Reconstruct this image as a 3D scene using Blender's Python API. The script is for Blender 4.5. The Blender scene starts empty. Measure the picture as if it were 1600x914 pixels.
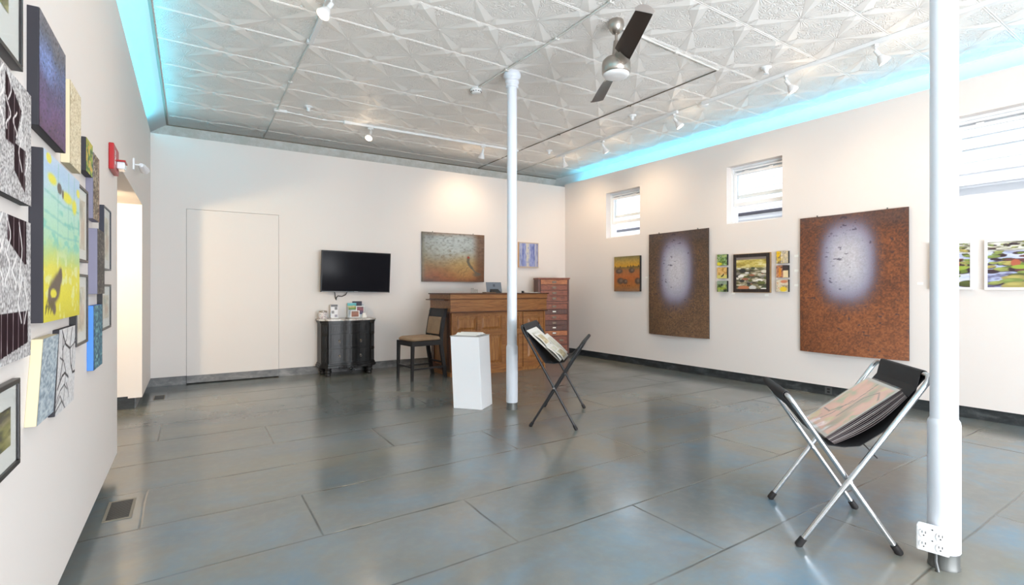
import bpy, math, random
import numpy as np
from mathutils import Vector, Matrix
S = bpy.context.scene
COL = S.collection
PI = math.pi
rad = math.radians

# ------------------------------------------------------------------ camera
YAW = 0.557
cd = bpy.data.cameras.new('camera')
cam = bpy.data.objects.new('camera', cd); COL.objects.link(cam)
cd.sensor_fit = 'HORIZONTAL'; cd.sensor_width = 36.0
cd.lens = 805.77 / 1600 * 36.0
cd.shift_y = -5.8 / 1600
cd.clip_start = 0.02; cd.clip_end = 100
cam.location = (0, 0, 1.25); cam.rotation_euler = (PI/2, 0, -YAW)
S.camera = cam

# ------------------------------------------------------------------ world, view
S.view_settings.view_transform = 'Standard'
S.view_settings.look = 'None'
S.view_settings.gamma = 1.0
S.view_settings.exposure = -0.03
S.view_settings.use_curve_mapping = False
W = bpy.data.worlds.new('overcast sky'); S.world = W; W.use_nodes = True
bg = W.node_tree.nodes['Background']
bg.inputs[0].default_value = (0.86, 0.93, 1.0, 1); bg.inputs[1].default_value = 4.8

def link(o):
    COL.objects.link(o); return o
def aim(o, d):
    o.rotation_euler = Vector(d).to_track_quat('-Z', 'Y').to_euler()
def area(name, loc, d, sx, sy, power, color):
    l = bpy.data.lights.new(name, 'AREA'); l.shape = 'RECTANGLE'; l.size = sx; l.size_y = sy
    l.energy = power; l.color = color
    o = link(bpy.data.objects.new(name, l)); o.location = loc; aim(o, d); return o
def strip(name, loc, tilt, length, power, color, yaw=0.0):     # long strip light lying along Y and shining upwards
    l = bpy.data.lights.new(name, 'AREA'); l.shape = 'RECTANGLE'; l.size = 0.03; l.size_y = length; l.energy = power; l.color = color
    o = link(bpy.data.objects.new(name, l)); o.location = loc
    o.rotation_euler = (Matrix.Rotation(yaw, 4, 'Z') @ Matrix.Rotation(PI+tilt, 4, 'Y')).to_euler(); return o
DAY = (0.83, 0.91, 1.0)
# daylight through the storefront behind the camera (one wide shop window)
area('daylight_shop_window', (2.3, -2.86, 1.75), (0, 1, 0.0), 4.0, 2.5, 56, DAY)
# added fill light behind the camera, tilted up to brighten the tin ceiling
FILL = (0.94, 0.96, 1.0)
area('ceiling_fill', (2.3, -2.7, 0.75), (0.08, 0.84, 0.62), 4.0, 0.8, 335, FILL)
# cyan LED strips in the trough behind the two long wall panels
CY = (0.03, 0.72, 1.0)
strip('led_glow_left', (-0.525, 2.5, 3.205), 0.6, 10.6, 48, CY)
strip('led_glow_right', (6.415-0.03*2.5+0.085, 2.5, 3.235), 0.7, 10.6, 23, (0.04, 0.62, 1.0), 0.03)
SPOT_W = 30.0          # one track lamp
WARM = (1.0, 0.73, 0.47)

# ------------------------------------------------------------------ mesh builder
class MB:
    def __init__(s): s.v = []; s.f = []; s.sm = []
    def add(s, vs, fs, smooth=False):
        b = len(s.v); s.v += [tuple(map(float, p)) for p in vs]
        s.f += [tuple(b+i for i in f) for f in fs]; s.sm += [smooth]*len(fs); return s
    def box(s, x0, x1, y0, y1, z0, z1):
        if x1 < x0: x0, x1 = x1, x0
        if y1 < y0: y0, y1 = y1, y0
        return s.add([(x0,y0,z0),(x1,y0,z0),(x1,y1,z0),(x0,y1,z0),(x0,y0,z1),(x1,y0,z1),(x1,y1,z1),(x0,y1,z1)],
              [(0,3,2,1),(4,5,6,7),(0,1,5,4),(1,2,6,5),(2,3,7,6),(3,0,4,7)])
    def hexa(s, p):   # 8 points: bottom ring ccw, top ring ccw
        return s.add(p, [(0,3,2,1),(4,5,6,7),(0,1,5,4),(1,2,6,5),(2,3,7,6),(3,0,4,7)])
    def prism(s, poly, z0, z1, f=None):   # poly xy ccw, extruded; f maps (x,y,z)
        n = len(poly); f = f or (lambda x, y, z: (x, y, z))
        vs = [f(x, y, z0) for x, y in poly] + [f(x, y, z1) for x, y in poly]
        fs = [tuple(range(n-1, -1, -1)), tuple(range(n, 2*n))] + [(i, (i+1) % n, n+(i+1) % n, n+i) for i in range(n)]
        return s.add(vs, fs)
    def tube(s, pts, r, n=10, cap=True):
        pts = [Vector(p) for p in pts]; rs = r if isinstance(r, (list, tuple)) else [r]*len(pts)
        up = None; rings = []
        for i, p in enumerate(pts):
            t = (pts[min(i+1, len(pts)-1)] - pts[max(i-1, 0)]).normalized()
            if up is None:
                a = Vector((0, 0, 1)) if abs(t.z) < 0.9 else Vector((1, 0, 0))
                up = t.cross(a).normalized()
            up = (up - t*up.dot(t)).normalized(); b = t.cross(up)
            rings.append([p + (up*math.cos(2*PI*k/n) + b*math.sin(2*PI*k/n))*rs[i] for k in range(n)])
        vs = [q for R in rings for q in R]
        fs = [(i*n+k, i*n+(k+1) % n, (i+1)*n+(k+1) % n, (i+1)*n+k) for i in range(len(pts)-1) for k in range(n)]
        s.add(vs, fs, True)
        if cap: s.add(rings[0], [tuple(range(n-1, -1, -1))]); s.add(rings[-1], [tuple(range(n))])
        return s
    def lathe(s, prof, c=(0, 0, 0), n=28, M=None, sharp=False):   # prof [(r,z)]
        vs = []
        for r, z in prof:
            for k in range(n):
                p = Vector((r*math.cos(2*PI*k/n), r*math.sin(2*PI*k/n), z))
                if M: p = M @ p
                vs.append((p.x+c[0], p.y+c[1], p.z+c[2]))
        fs = [(i*n+k, i*n+(k+1) % n, (i+1)*n+(k+1) % n, (i+1)*n+k) for i in range(len(prof)-1) for k in range(n)]
        s.add(vs, fs, not sharp)
        m = len(prof)-1
        if prof[0][0] > 1e-4: s.add(vs[:n], [tuple(range(n-1, -1, -1))])
        if prof[-1][0] > 1e-4: s.add(vs[m*n:], [tuple(range(n))])
        return s
    def grid(s, P, smooth=True, flip=False):   # P [rows][cols] points
        r, c = len(P), len(P[0])
        q = (lambda a, b, c_, d: (d, c_, b, a)) if flip else (lambda a, b, c_, d: (a, b, c_, d))
        s.add([p for R in P for p in R], [q(i*c+j, i*c+j+1, (i+1)*c+j+1, (i+1)*c+j) for i in range(r-1) for j in range(c-1)], smooth)
        return s

WL = {}      # world location of every empty / object origin
def mesh(name, mb, mat, parent=None, origin=None, bevel=0, fix=True):
    v = np.array(mb.v, dtype=float)
    if origin is None:
        if parent is not None: origin = WL[parent.name]
        else: origin = ((v[:,0].min()+v[:,0].max())/2, (v[:,1].min()+v[:,1].max())/2, v[:,2].min())
    me = bpy.data.meshes.new(name)
    me.from_pydata([tuple(p) for p in (v-np.array(origin))], [], mb.f)
    me.polygons.foreach_set('use_smooth', mb.sm)
    me.materials.append(mat); me.update()
    o = link(bpy.data.objects.new(name, me))
    WL[o.name] = tuple(origin)
    if parent is not None:
        o.parent = parent; o.location = tuple(np.array(origin)-np.array(WL[parent.name]))
    else: o.location = origin
    if fix:
        import bmesh
        bm = bmesh.new(); bm.from_mesh(me); bmesh.ops.recalc_face_normals(bm, faces=bm.faces); bm.to_mesh(me); bm.free()
    if bevel:
        m = o.modifiers.new('bevel', 'BEVEL'); m.width = bevel; m.segments = 2; m.limit_method = 'ANGLE'; m.angle_limit = rad(40)
    return o
def tag(o, label, cat, group=None):
    o['label'] = label; o['category'] = cat
    if group: o['group'] = group
    return o
def thing(name, loc, label, cat, group=None):
    o = link(bpy.data.objects.new(name, None)); o.location = loc; o.empty_display_size = 0.1
    WL[o.name] = tuple(loc); tag(o, label, cat, group); return o
def struct(o): o['kind'] = 'structure'; return o

# ------------------------------------------------------------------ materials
def lin(c): 
    c = np.asarray(c, dtype=float)
    return np.where(c <= 0.04045, c/12.92, ((c+0.055)/1.055)**2.4)
def rgb(r, g, b): return tuple(lin(np.array([r, g, b])/255.0)) + (1,)
def mat(name, c=(0.8,0.8,0.8,1), rough=0.5, metal=0.0, spec=0.5):
    m = bpy.data.materials.new(name); m.use_nodes = True
    b = m.node_tree.nodes['Principled BSDF']
    b.inputs['Base Color'].default_value = c; b.inputs['Roughness'].default_value = rough
    b.inputs['Metallic'].default_value = metal; b.inputs['Specular IOR Level'].default_value = spec
    return m
class N:
    def __init__(s, m): s.m = m; s.t = m.node_tree; s.b = s.t.nodes['Principled BSDF']
    def n(s, typ, **kw):
        x = s.t.nodes.new(typ)
        for k, v in kw.items():
            if k in ('operation', 'blend_type', 'data_type', 'feature', 'wave_type', 'bands_direction', 'attribute_name', 'noise_dimensions', 'distance', 'interpolation_type', 'rings_direction', 'wave_profile'): setattr(x, k, v)
        return x
    def l(s, a, b): s.t.links.new(a, b)
    def val(s, sock, v):
        if isinstance(v, bpy.types.NodeSocket): s.l(v, sock)
        else: sock.default_value = v
    def math(s, op, a, b=0.0, c=None):
        x = s.n('ShaderNodeMath', operation=op); s.val(x.inputs[0], a); s.val(x.inputs[1], b)
        if c is not None: s.val(x.inputs[2], c)
        return x.outputs[0]
    def noise(s, scale, detail=4, rough=0.55, vec=None, dist=0.0):
        x = s.n('ShaderNodeTexNoise'); x.inputs['Scale'].default_value = scale
        x.inputs['Detail'].default_value = detail; x.inputs['Roughness'].default_value = rough
        x.inputs['Distortion'].default_value = dist
        if vec: s.l(vec, x.inputs['Vector'])
        return x.outputs[0]
    def ramp(s, f, stops):
        x = s.n('ShaderNodeValToRGB'); s.l(f, x.inputs[0]); e = x.color_ramp.elements
        while len(e) < len(stops): e.new(0.5)
        for i, (p, c) in enumerate(stops):
            e[i].position = p; e[i].color = c if len(c) == 4 else tuple(c)+(1,)
        return x.outputs[0]
    def mix(s, f, a, b, blend='MIX'):
        x = s.n('ShaderNodeMix', data_type='RGBA', blend_type=blend)
        s.val(x.inputs[0], f); s.val(x.inputs[6], a); s.val(x.inputs[7], b); return x.outputs[2]
    def coord(s, which='Object'):
        return s.n('ShaderNodeTexCoord').outputs[which]
    def geo(s): return s.n('ShaderNodeNewGeometry').outputs['Position']
    def mapping(s, vec, scale=(1,1,1), rot=(0,0,0), loc=(0,0,0)):
        x = s.n('ShaderNodeMapping'); s.l(vec, x.inputs['Vector'])
        x.inputs['Scale'].default_value = scale; x.inputs['Rotation'].default_value = rot; x.inputs['Location'].default_value = loc
        return x.outputs[0]
    def bump(s, h, strength=0.3, dist=0.01, prev=None):
        x = s.n('ShaderNodeBump'); x.inputs['Strength'].default_value = strength; x.inputs['Distance'].default_value = dist
        s.l(h, x.inputs['Height'])
        if prev: s.l(prev, x.inputs['Normal'])
        return x.outputs[0]
    def base(s, c): s.l(c, s.b.inputs['Base Color'])
    def nrm(s, x): s.l(x, s.b.inputs['Normal'])
    def rough(s, x): s.l(x, s.b.inputs['Roughness'])
def grain(v): return (v, v, v, 1)

def painted(name, c, rough=0.6, b=0.05, scale=60):
    m = mat(name, c, rough); n = N(m); g = n.geo()
    h = n.noise(scale, 3, 0.5, g)
    n.base(n.mix(n.noise(1.3, 3, 0.5, g), tuple(x*0.985 for x in c[:3])+(1,), c)); n.nrm(n.bump(h, b, 0.004)); return m
WALL = painted('white wall paint', rgb(226, 219, 214), 0.65)
WHITE = painted('white enamel paint', rgb(240, 241, 243), 0.35, 0.03, 30)
COLW = painted('thick white column paint', rgb(223, 228, 236), 0.32, 0.12, 18)
TRACKW = mat('white track enamel', rgb(232, 233, 233), 0.4)
PIPE = mat('painted conduit', rgb(214, 213, 208), 0.5)
DARKPIPE = mat('aged dark conduit', rgb(120, 112, 98), 0.5, 0.3)
BLACK = mat('black powder coat', rgb(30, 31, 34), 0.35)
BLACKCLOTH = mat('black nylon cloth', rgb(38, 38, 41), 0.75); n_ = N(BLACKCLOTH); n_.nrm(n_.bump(n_.noise(700, 2, 0.5, n_.coord()), 0.25, 0.002))
CHROME = mat('brushed aluminium tube', rgb(205, 208, 212), 0.22, 1.0)
RUBBER = mat('black rubber', rgb(28, 26, 27), 0.7)
NICKEL = mat('brushed nickel', rgb(176, 168, 160), 0.3, 1.0)
BLADE = mat('dark walnut blade', rgb(46, 38, 34), 0.4)
OPAL = mat('opal glass diffuser', rgb(236, 236, 236), 0.3)
STEEL = mat('dark steel', rgb(96, 98, 98), 0.45, 0.6)
GLASS = mat('clear glass', (1,1,1,1), 0.02); GLASS.node_tree.nodes['Principled BSDF'].inputs['Transmission Weight'].default_value = 1.0
GLASS.node_tree.nodes['Principled BSDF'].inputs['IOR'].default_value = 1.45

def thin_glass():
    m = bpy.data.materials.new('window pane glass'); m.use_nodes = True; t = m.node_tree; t.nodes.clear()
    o = t.nodes.new('ShaderNodeOutputMaterial'); mx = t.nodes.new('ShaderNodeMixShader'); tr = t.nodes.new('ShaderNodeBsdfTransparent')
    gl = t.nodes.new('ShaderNodeBsdfGlossy'); fr0 = t.nodes.new('ShaderNodeFresnel'); fr0.inputs[0].default_value = 1.3; fr = t.nodes.new('ShaderNodeMath'); fr.operation = 'MULTIPLY'; fr.inputs[1].default_value = 0.22; t.links.new(fr0.outputs[0], fr.inputs[0])
    tr.inputs[0].default_value = (0.98, 0.99, 0.99, 1); gl.inputs['Roughness'].default_value = 0.03
    t.links.new(fr.outputs[0], mx.inputs[0]); t.links.new(tr.outputs[0], mx.inputs[1]); t.links.new(gl.outputs[0], mx.inputs[2]); t.links.new(mx.outputs[0], o.inputs[0])
    return m
PANE = thin_glass()
def emis(name, c, s):
    m = mat(name, (0.8,0.8,0.8,1)); b = m.node_tree.nodes['Principled BSDF']
    b.inputs['Emission Color'].default_value = tuple(c)+(1,); b.inputs['Emission Strength'].default_value = s; return m
BULB = emis('lit lamp face', (1.0, 0.86, 0.62), 22)
BULB_OFF = mat('unlit lamp face', rgb(225, 225, 222), 0.3)
LED = emis('cyan led strip', (0.03, 0.72, 1.0), 6)

# sealed slate coloured concrete floor with long joints
def floor_mat():
    m = mat('sealed concrete slabs', rough=0.3); n = N(m); g = n.geo()
    sp = n.n('ShaderNodeSeparateXYZ'); n.l(g, sp.inputs[0]); x, y = sp.outputs[0], sp.outputs[1]
    wob = n.math('MULTIPLY', n.math('SUBTRACT', n.noise(2.5, 2, 0.5, g), 0.5), 0.02)
    yy = n.math('ADD', n.math('SUBTRACT', y, n.math('MULTIPLY', x, 0.036)), wob)
    r = n.math('DIVIDE', n.math('SUBTRACT', yy, 2.09), 0.61)
    row = n.math('FLOOR', r); fr = n.math('FRACT', r)
    dy = n.math('MULTIPLY', n.math('MINIMUM', fr, n.math('SUBTRACT', 1.0, fr)), 0.61)
    xx = n.math('ADD', n.math('ADD', n.math('SUBTRACT', x, 1.37), n.math('MULTIPLY', row, 0.8)), wob)
    fx = n.math('FLOORED_MODULO', xx, 2.4)
    dx = n.math('MINIMUM', fx, n.math('SUBTRACT', 2.4, fx))
    d = n.math('MINIMUM', dx, dy)
    edge = n.math('SUBTRACT', 1.0, n.math('SMOOTH_MIN', 1.0, n.math('DIVIDE', d, 0.0085), 0.05))
    line = n.math('MULTIPLY', edge, n.ramp(n.noise(3.0, 4, 0.6, g), [(0.33, (0.35,)*3), (0.58, (1,)*3)]))
    wear = n.math('SUBTRACT', 1.0, n.math('MINIMUM', 1.0, n.math('DIVIDE', d, 0.06)))
    # per slab tone
    slab = n.n('ShaderNodeTexWhiteNoise'); cb = n.n('ShaderNodeCombineXYZ')
    n.l(row, cb.inputs[0]); n.l(n.math('FLOOR', n.math('DIVIDE', xx, 2.4)), cb.inputs[1]); n.l(cb.outputs[0], slab.inputs[0])
    big = n.noise(0.55, 5, 0.5, n.mapping(g, (0.8, 1.3, 1)), 0.3)
    c = n.ramp(big, [(0.30, rgb(98, 106, 108)), (0.45, rgb(112, 116, 114)), (0.56, rgb(124, 123, 114)), (0.72, rgb(138, 131, 116))])
    blue = n.ramp(n.noise(1.5, 7, 0.62, n.mapping(g, (1, 1.2, 1), loc=(3, 7, 0)), 0.4), [(0.44, (0,)*3), (0.70, (1,)*3)])
    near = n.math('MULTIPLY', blue, n.ramp(n.math('MULTIPLY', y, 0.1), [(0.12, (1,)*3), (0.5, (0.12,)*3)]))  # bluish patches, strengthened towards the street front as painted daylight reflection
    c = n.mix(near, c, rgb(94, 128, 150))
    fine = n.noise(17, 4, 0.6, g)
    c = n.mix(n.ramp(fine, [(0.45, (0.0,)*3), (0.85, (0.22,)*3)]), c, rgb(140, 142, 134))
    c = n.mix(n.math('MULTIPLY', slab.outputs[0], 0.14), c, rgb(74, 84, 88))
    c = n.mix(n.math('MULTIPLY', wear, n.math('MULTIPLY', n.noise(14, 4, 0.7, g), 0.35)), c, rgb(120, 118, 106))
    c = n.mix(n.math('MULTIPLY', line, 0.7), c, rgb(50, 52, 50))
    n.base(c)
    n.rough(n.ramp(n.noise(2.2, 3, 0.5, g), [(0.3, (0.14,)*3), (0.7, (0.24,)*3)]))
    b1 = n.bump(fine, 0.05, 0.003); b2 = n.bump(n.math('SUBTRACT', 1.0, line), 0.5, 0.003, b1); n.nrm(b2)
    m.node_tree.nodes['Principled BSDF'].inputs['Specular IOR Level'].default_value = 0.95
    return m
FLOOR = floor_mat()

# pressed tin ceiling: radial fans and scrolls between the folded kites
CA, CX0, CY0, CP = 0.032, 2.44, 4.155, 0.61
def ceil_mat(name, plain=False):
    m = mat(name, rough=0.42); n = N(m); g = n.geo()
    v = n.mapping(g, rot=(0, 0, -CA))
    r0 = (CX0*math.cos(CA)+CY0*math.sin(CA), -CX0*math.sin(CA)+CY0*math.cos(CA))
    sp = n.n('ShaderNodeSeparateXYZ'); n.l(v, sp.inputs[0])
    def cell(s, o):
        q = n.math('DIVIDE', n.math('SUBTRACT', s, o), CP)
        return n.math('MULTIPLY', n.math('SUBTRACT', q, n.math('ROUND', q)), CP)
    px, py = cell(sp.outputs[0], r0[0]), cell(sp.outputs[1], r0[1])
    rr = n.math('SQRT', n.math('ADD', n.math('MULTIPLY', px, px), n.math('MULTIPLY', py, py)))
    an = n.math('ARCTAN2', py, px)
    rays = n.math('SINE', n.math('MULTIPLY', an, 32.0))
    fan = n.math('MULTIPLY', rays, n.ramp(rr, [(0.03, (0.8,)*3), (0.17, (0,)*3)]))
    vo = n.n('ShaderNodeTexVoronoi', feature='DISTANCE_TO_EDGE'); vo.inputs['Scale'].default_value = 26
    wp = n.n('ShaderNodeVectorMath', operation='ADD'); nz = n.n('ShaderNodeTexNoise'); nz.inputs['Scale'].default_value = 14; n.l(v, nz.inputs['Vector'])
    sc = n.n('ShaderNodeVectorMath', operation='SCALE'); n.l(nz.outputs[1], sc.inputs[0]); sc.inputs['Scale'].default_value = 0.06
    n.l(v, wp.inputs[0]); n.l(sc.outputs[0], wp.inputs[1]); n.l(wp.outputs[0], vo.inputs['Vector'])
    scr = n.ramp(vo.outputs['Distance'], [(0.05, (0,)*3), (0.16, (1,)*3), (0.3, (0.35,)*3)])
    mask = n.ramp(rr, [(0.13, (0,)*3), (0.2, (1,)*3)])
    h = n.math('ADD', n.math('MULTIPLY', fan, 0.45), n.math('MULTIPLY', scr, mask))
    n.base(n.mix(n.noise(0.8, 3, 0.5, g), rgb(238, 236, 231), rgb(245, 244, 241)))
    n.nrm(n.bump(h, 0.0 if plain else 0.7, 0.007)); return m
TIN = ceil_mat('embossed tin panels'); KITE = ceil_mat('smooth tin folds', True)
def crown_mat():
    m = mat('old tin cornice', rgb(214, 214, 210), 0.5); n = N(m); g = n.geo()
    n.base(n.mix(n.ramp(n.noise(7, 6, 0.7, g), [(0.42, (0,)*3), (0.7, (1,)*3)]), rgb(206, 205, 198), rgb(226, 227, 225)))
    n.nrm(n.bump(n.noise(26, 4, 0.6, g), 0.5, 0.01)); return m
CROWN = crown_mat()
CROWNW = mat('light painted cove', rgb(232, 235, 236), 0.55); n_ = N(CROWNW); n_.nrm(n_.bump(n_.noise(24, 3, 0.5, n_.geo()), 0.3, 0.006))
def base_mat(name, a, b, c):
    m = mat(name, rough=0.45); n = N(m); g = n.geo()
    n.base(n.ramp(n.noise(5, 7, 0.7, n.mapping(g, (1, 1, 2.0)), 0.5), [(0.3, a), (0.52, b), (0.72, c)]))
    n.nrm(n.bump(n.noise(20, 4, 0.6, g), 0.2, 0.004)); return m
BASE_GREY = base_mat('mottled grey baseboard', rgb(84, 86, 90), rgb(120, 120, 120), rgb(156, 154, 152))
BASE_DARK = base_mat('dark slate baseboard', rgb(26, 29, 31), rgb(48, 52, 54), rgb(86, 90, 90))
def wood(name, a, b, c, scale=9, rough=0.32, axis='z'):
    m = mat(name, rough=rough); n = N(m); g = n.geo()
    sc = {'z': (9, 9, 0.9), 'x': (0.8, 9, 11)}[axis]
    q = n.mapping(g, sc)
    f = n.noise(scale*0.35, 8, 0.65, q, 1.2)
    fine = n.noise(scale*5, 3, 0.6, q)
    col = n.ramp(f, [(0.3, a), (0.5, b), (0.72, c)])
    n.base(n.mix(n.math('MULTIPLY', fine, 0.45), col, tuple(x*0.55 for x in a[:3])+(1,)))
    n.nrm(n.bump(fine, 0.08, 0.002)); return m
OAK = wood('honey oak', rgb(116, 70, 32), rgb(162, 106, 54), rgb(190, 136, 78), rough=0.42)
OAKX = wood('honey oak rails', rgb(112, 66, 32), rgb(154, 99, 50), rgb(180, 126, 70), rough=0.42, axis='x')
OAKD = wood('dark oak edge', rgb(62, 32, 16), rgb(92, 52, 26), rgb(120, 72, 40), axis='x')
CHERRY = wood('red brown drawer wood', rgb(98, 46, 26), rgb(142, 72, 42), rgb(172, 98, 62), rough=0.5, axis='x')
CHERRYL = wood('lighter drawer wood', rgb(140, 74, 34), rgb(184, 106, 54), rgb(206, 134, 78), rough=0.5, axis='x')
CHERRYD = wood('dark drawer wood', rgb(64, 32, 24), rgb(96, 50, 34), rgb(118, 68, 48), rough=0.5)
BLKWOOD = wood('black painted wood', rgb(14, 14, 16), rgb(25, 26, 28), rgb(44, 44, 46), rough=0.42)
ESPRESSO = mat('espresso wood', rgb(30, 29, 31), 0.35)
SUEDE = mat('tan suede', rgb(158, 128, 100), 0.9); n_ = N(SUEDE); n_.base(n_.mix(n_.noise(9, 4, 0.6, n_.coord()), rgb(134, 106, 82), rgb(180, 150, 120))); n_.nrm(n_.bump(n_.noise(90, 3, 0.5, n_.coord()), 0.2, 0.003))
MARBLE = mat('pale stone top', rgb(200, 194, 186), 0.2); n_ = N(MARBLE); n_.base(n_.ramp(n_.noise(9, 8, 0.7, n_.coord(), 1.5), [(0.35, rgb(110, 98, 92)), (0.5, rgb(196, 188, 180)), (0.7, rgb(232, 228, 222))]))
PAPER = mat('white paper', rgb(238, 236, 230), 0.7)
RED = mat('fire alarm red', rgb(166, 20, 28), 0.35)
FRAMEB = wood('dark brown frame', rgb(34, 26, 24), rgb(50, 40, 38), rgb(70, 58, 54), rough=0.35)
FRAMEK = mat('black frame', rgb(30, 28, 30), 0.35)
FRAMEN = mat('navy black frame', rgb(32, 36, 50), 0.35)
FRAMEW = mat('white frame', rgb(242, 240, 238), 0.4)
GOLD = mat('gilt edge', rgb(176, 146, 104), 0.35, 0.5)
MATW = mat('white mount board', rgb(232, 229, 224), 0.8)

def art_mat(name, rough, b, scale, fine=0.25):
    m = mat(name, rough=rough); n = N(m)
    at = n.n('ShaderNodeVertexColor'); at.layer_name = 'paint'
    f = n.noise(scale, 3, 0.6, n.coord())
    dk = n.mix(f, (0.62, 0.62, 0.62, 1), (1.3, 1.3, 1.3, 1))
    n.base(n.mix(fine, at.outputs[0], n.mix(1.0, at.outputs[0], dk, 'MULTIPLY'))); n.nrm(n.bump(f, b, 0.004)); return m
ART = art_mat('oil paint', 0.55, 0.35, 120, 0.4)
WEAVE = art_mat('stitched textile surface', 0.6, 0.8, 150, 0.8)
PRINT = art_mat('photographic print', 0.45, 0.0, 50, 0.0)
LINO = art_mat('linocut print', 0.75, 0.0, 50, 0.0); LINO.node_tree.nodes['Principled BSDF'].inputs['Specular IOR Level'].default_value = 0.15

# ------------------------------------------------------------------ picture painting (colours of the artworks themselves)
def h2(ix, iy, seed):
    v = np.sin(ix*127.1+iy*311.7+seed*74.7)*43758.5453
    return v-np.floor(v)
def vn(x, y, seed=0):
    ix, iy = np.floor(x), np.floor(y); fx, fy = x-ix, y-iy; fx = fx*fx*(3-2*fx); fy = fy*fy*(3-2*fy)
    a, b, c, d = h2(ix, iy, seed), h2(ix+1, iy, seed), h2(ix, iy+1, seed), h2(ix+1, iy+1, seed)
    return (a*(1-fx)+b*fx)*(1-fy)+(c*(1-fx)+d*fx)*fy
def fb(x, y, seed=0, o=4):
    s = 0; a = 0.5; t = 0
    for k in range(o): s = s+a*vn(x*2**k, y*2**k, seed+k*13); t += a; a *= 0.55
    return s/t
def C(*c): return np.array(c, dtype=float)/255.0
def lerp(a, b, f): f = np.clip(f, 0, 1)[..., None]; return a*(1-f)+b*f
def rampc(f, stops):
    out = np.zeros(f.shape+(3,))
    for k in range(3): out[..., k] = np.interp(f, [p for p, c in stops], [c[k]/255.0 for p, c in stops])
    return out
def sst(a, b, x): t = np.clip((x-a)/(b-a), 0, 1); return t*t*(3-2*t)
def ell(X, Y, cx, cy, rx, ry, soft=0.15):
    return 1-sst(1-soft, 1+soft, np.sqrt(((X-cx)/rx)**2+((Y-cy)/ry)**2))
def curve(X, Y, pts, w):
    d = np.full(X.shape, 9.0)
    for (x0, y0), (x1, y1) in zip(pts[:-1], pts[1:]):
        dx, dy = x1-x0, y1-y0; t = np.clip(((X-x0)*dx+(Y-y0)*dy)/(dx*dx+dy*dy+1e-9), 0, 1)
        d = np.minimum(d, np.hypot(X-x0-t*dx, Y-y0-t*dy))
    return 1-sst(w*0.6, w*1.4, d)

def p_glow(X, Y, warm):
    n1 = fb(X*7, Y*10, 3, 5); n2 = fb(X*80, Y*110, 8, 2); n3 = fb(X*4, Y*26, 5, 3)
    ff = 0.5+(n1*0.45+n2*0.55-0.5)*0.55
    if warm: b = rampc(ff+0.16*(0.5-Y), [(0.2, (62,42,38)), (0.42, (104,62,42)), (0.6, (138,82,48)), (0.85, (158,106,72))])
    else: b = rampc(ff+0.18*(0.5-Y), [(0.2, (56,48,44)), (0.42, (86,66,52)), (0.6, (110,82,58)), (0.85, (134,106,78))])
    top = sst(0.86, 1.0, Y)*0.5
    b = lerp(b, C(70,66,76), top*n3*1.6)
    cx, cy, rx, ry = (0.47, 0.66, 0.27, 0.30) if warm else (0.48, 0.62, 0.28, 0.33)
    r = (np.abs((X-cx)/rx)**2.6+np.abs((Y-cy)/ry)**2.6)**(1/2.6)+0.16*(n2-0.5)
    b = lerp(b, C(98,90,112), (1-sst(0.75, 1.35, r))*0.8)
    b = lerp(b, C(148,148,172), (1-sst(0.65, 1.1, r))*0.9)
    b = lerp(b, C(196,194,200), (1-sst(0.2, 0.98, r))*0.95)
    b = b*(0.9+0.2*n2[..., None])
    spot = sst(0.70, 0.80, fb(X*22, Y*60, 5, 3))*sst(0.42, 0.6, n1)
    return lerp(b, C(48,40,58), spot*0.6)
def p_pheasant(X, Y):
    n1 = fb(X*5, Y*6, 21, 5); n2 = fb(X*30, Y*34, 2, 3); n3 = fb(X*3, Y*30, 7, 3)
    b = rampc(Y+0.25*(n1-0.5), [(0.0, (88,52,32)), (0.12, (136,80,46)), (0.35, (134,108,74)), (0.6, (128,122,104)), (0.85, (120,122,118)), (1.0, (84,88,90))])
    b = lerp(b, C(172,182,184), ell(X, Y, 0.52, 0.8, 0.46, 0.34, 0.8)*0.9*sst(0.25, 0.7, n2+0.2))
    b = lerp(b, C(182,148,84), ell(X, Y, 0.66, 0.28, 0.24, 0.22, 0.8)*0.6)
    b = lerp(b, C(96,62,40), sst(0.78, 0.92, X)*0.75)
    b = lerp(b, C(120,84,56), sst(0.9, 1, Y)*n3)
    b = lerp(b, C(100,98,84), (1-sst(0.0, 0.06, X))*0.6)
    b = b*(0.88+0.24*n2[..., None]); b = lerp(b, C(150,158,156), sst(0.5, 0.8, n3)*sst(0.45, 0.8, Y)*0.35)
    b = lerp(b, C(96,88,72), curve(X, Y, [(0.73,0.5),(0.72,0.42),(0.745,0.35),(0.78,0.29)], 0.022))
    b = lerp(b, C(84,82,74), curve(X, Y, [(0.78,0.29),(0.84,0.2),(0.93,0.16)], 0.013)*0.8+ell(X, Y, 0.86, 0.15, 0.06, 0.035, 0.6)*0.6)
    b = lerp(b, C(152,54,34), ell(X, Y, 0.73, 0.51, 0.02, 0.025))
    for i, (x, y) in enumerate([(0.62,0.26),(0.66,0.2),(0.6,0.16),(0.7,0.27),(0.64,0.12),(0.57,0.22)]):
        b = lerp(b, C(84,66,38), curve(X, Y, [(x-0.02,y-0.03),(x,y+0.02),(x+0.03,y+0.03)], 0.005)*0.45)
    return b
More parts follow.
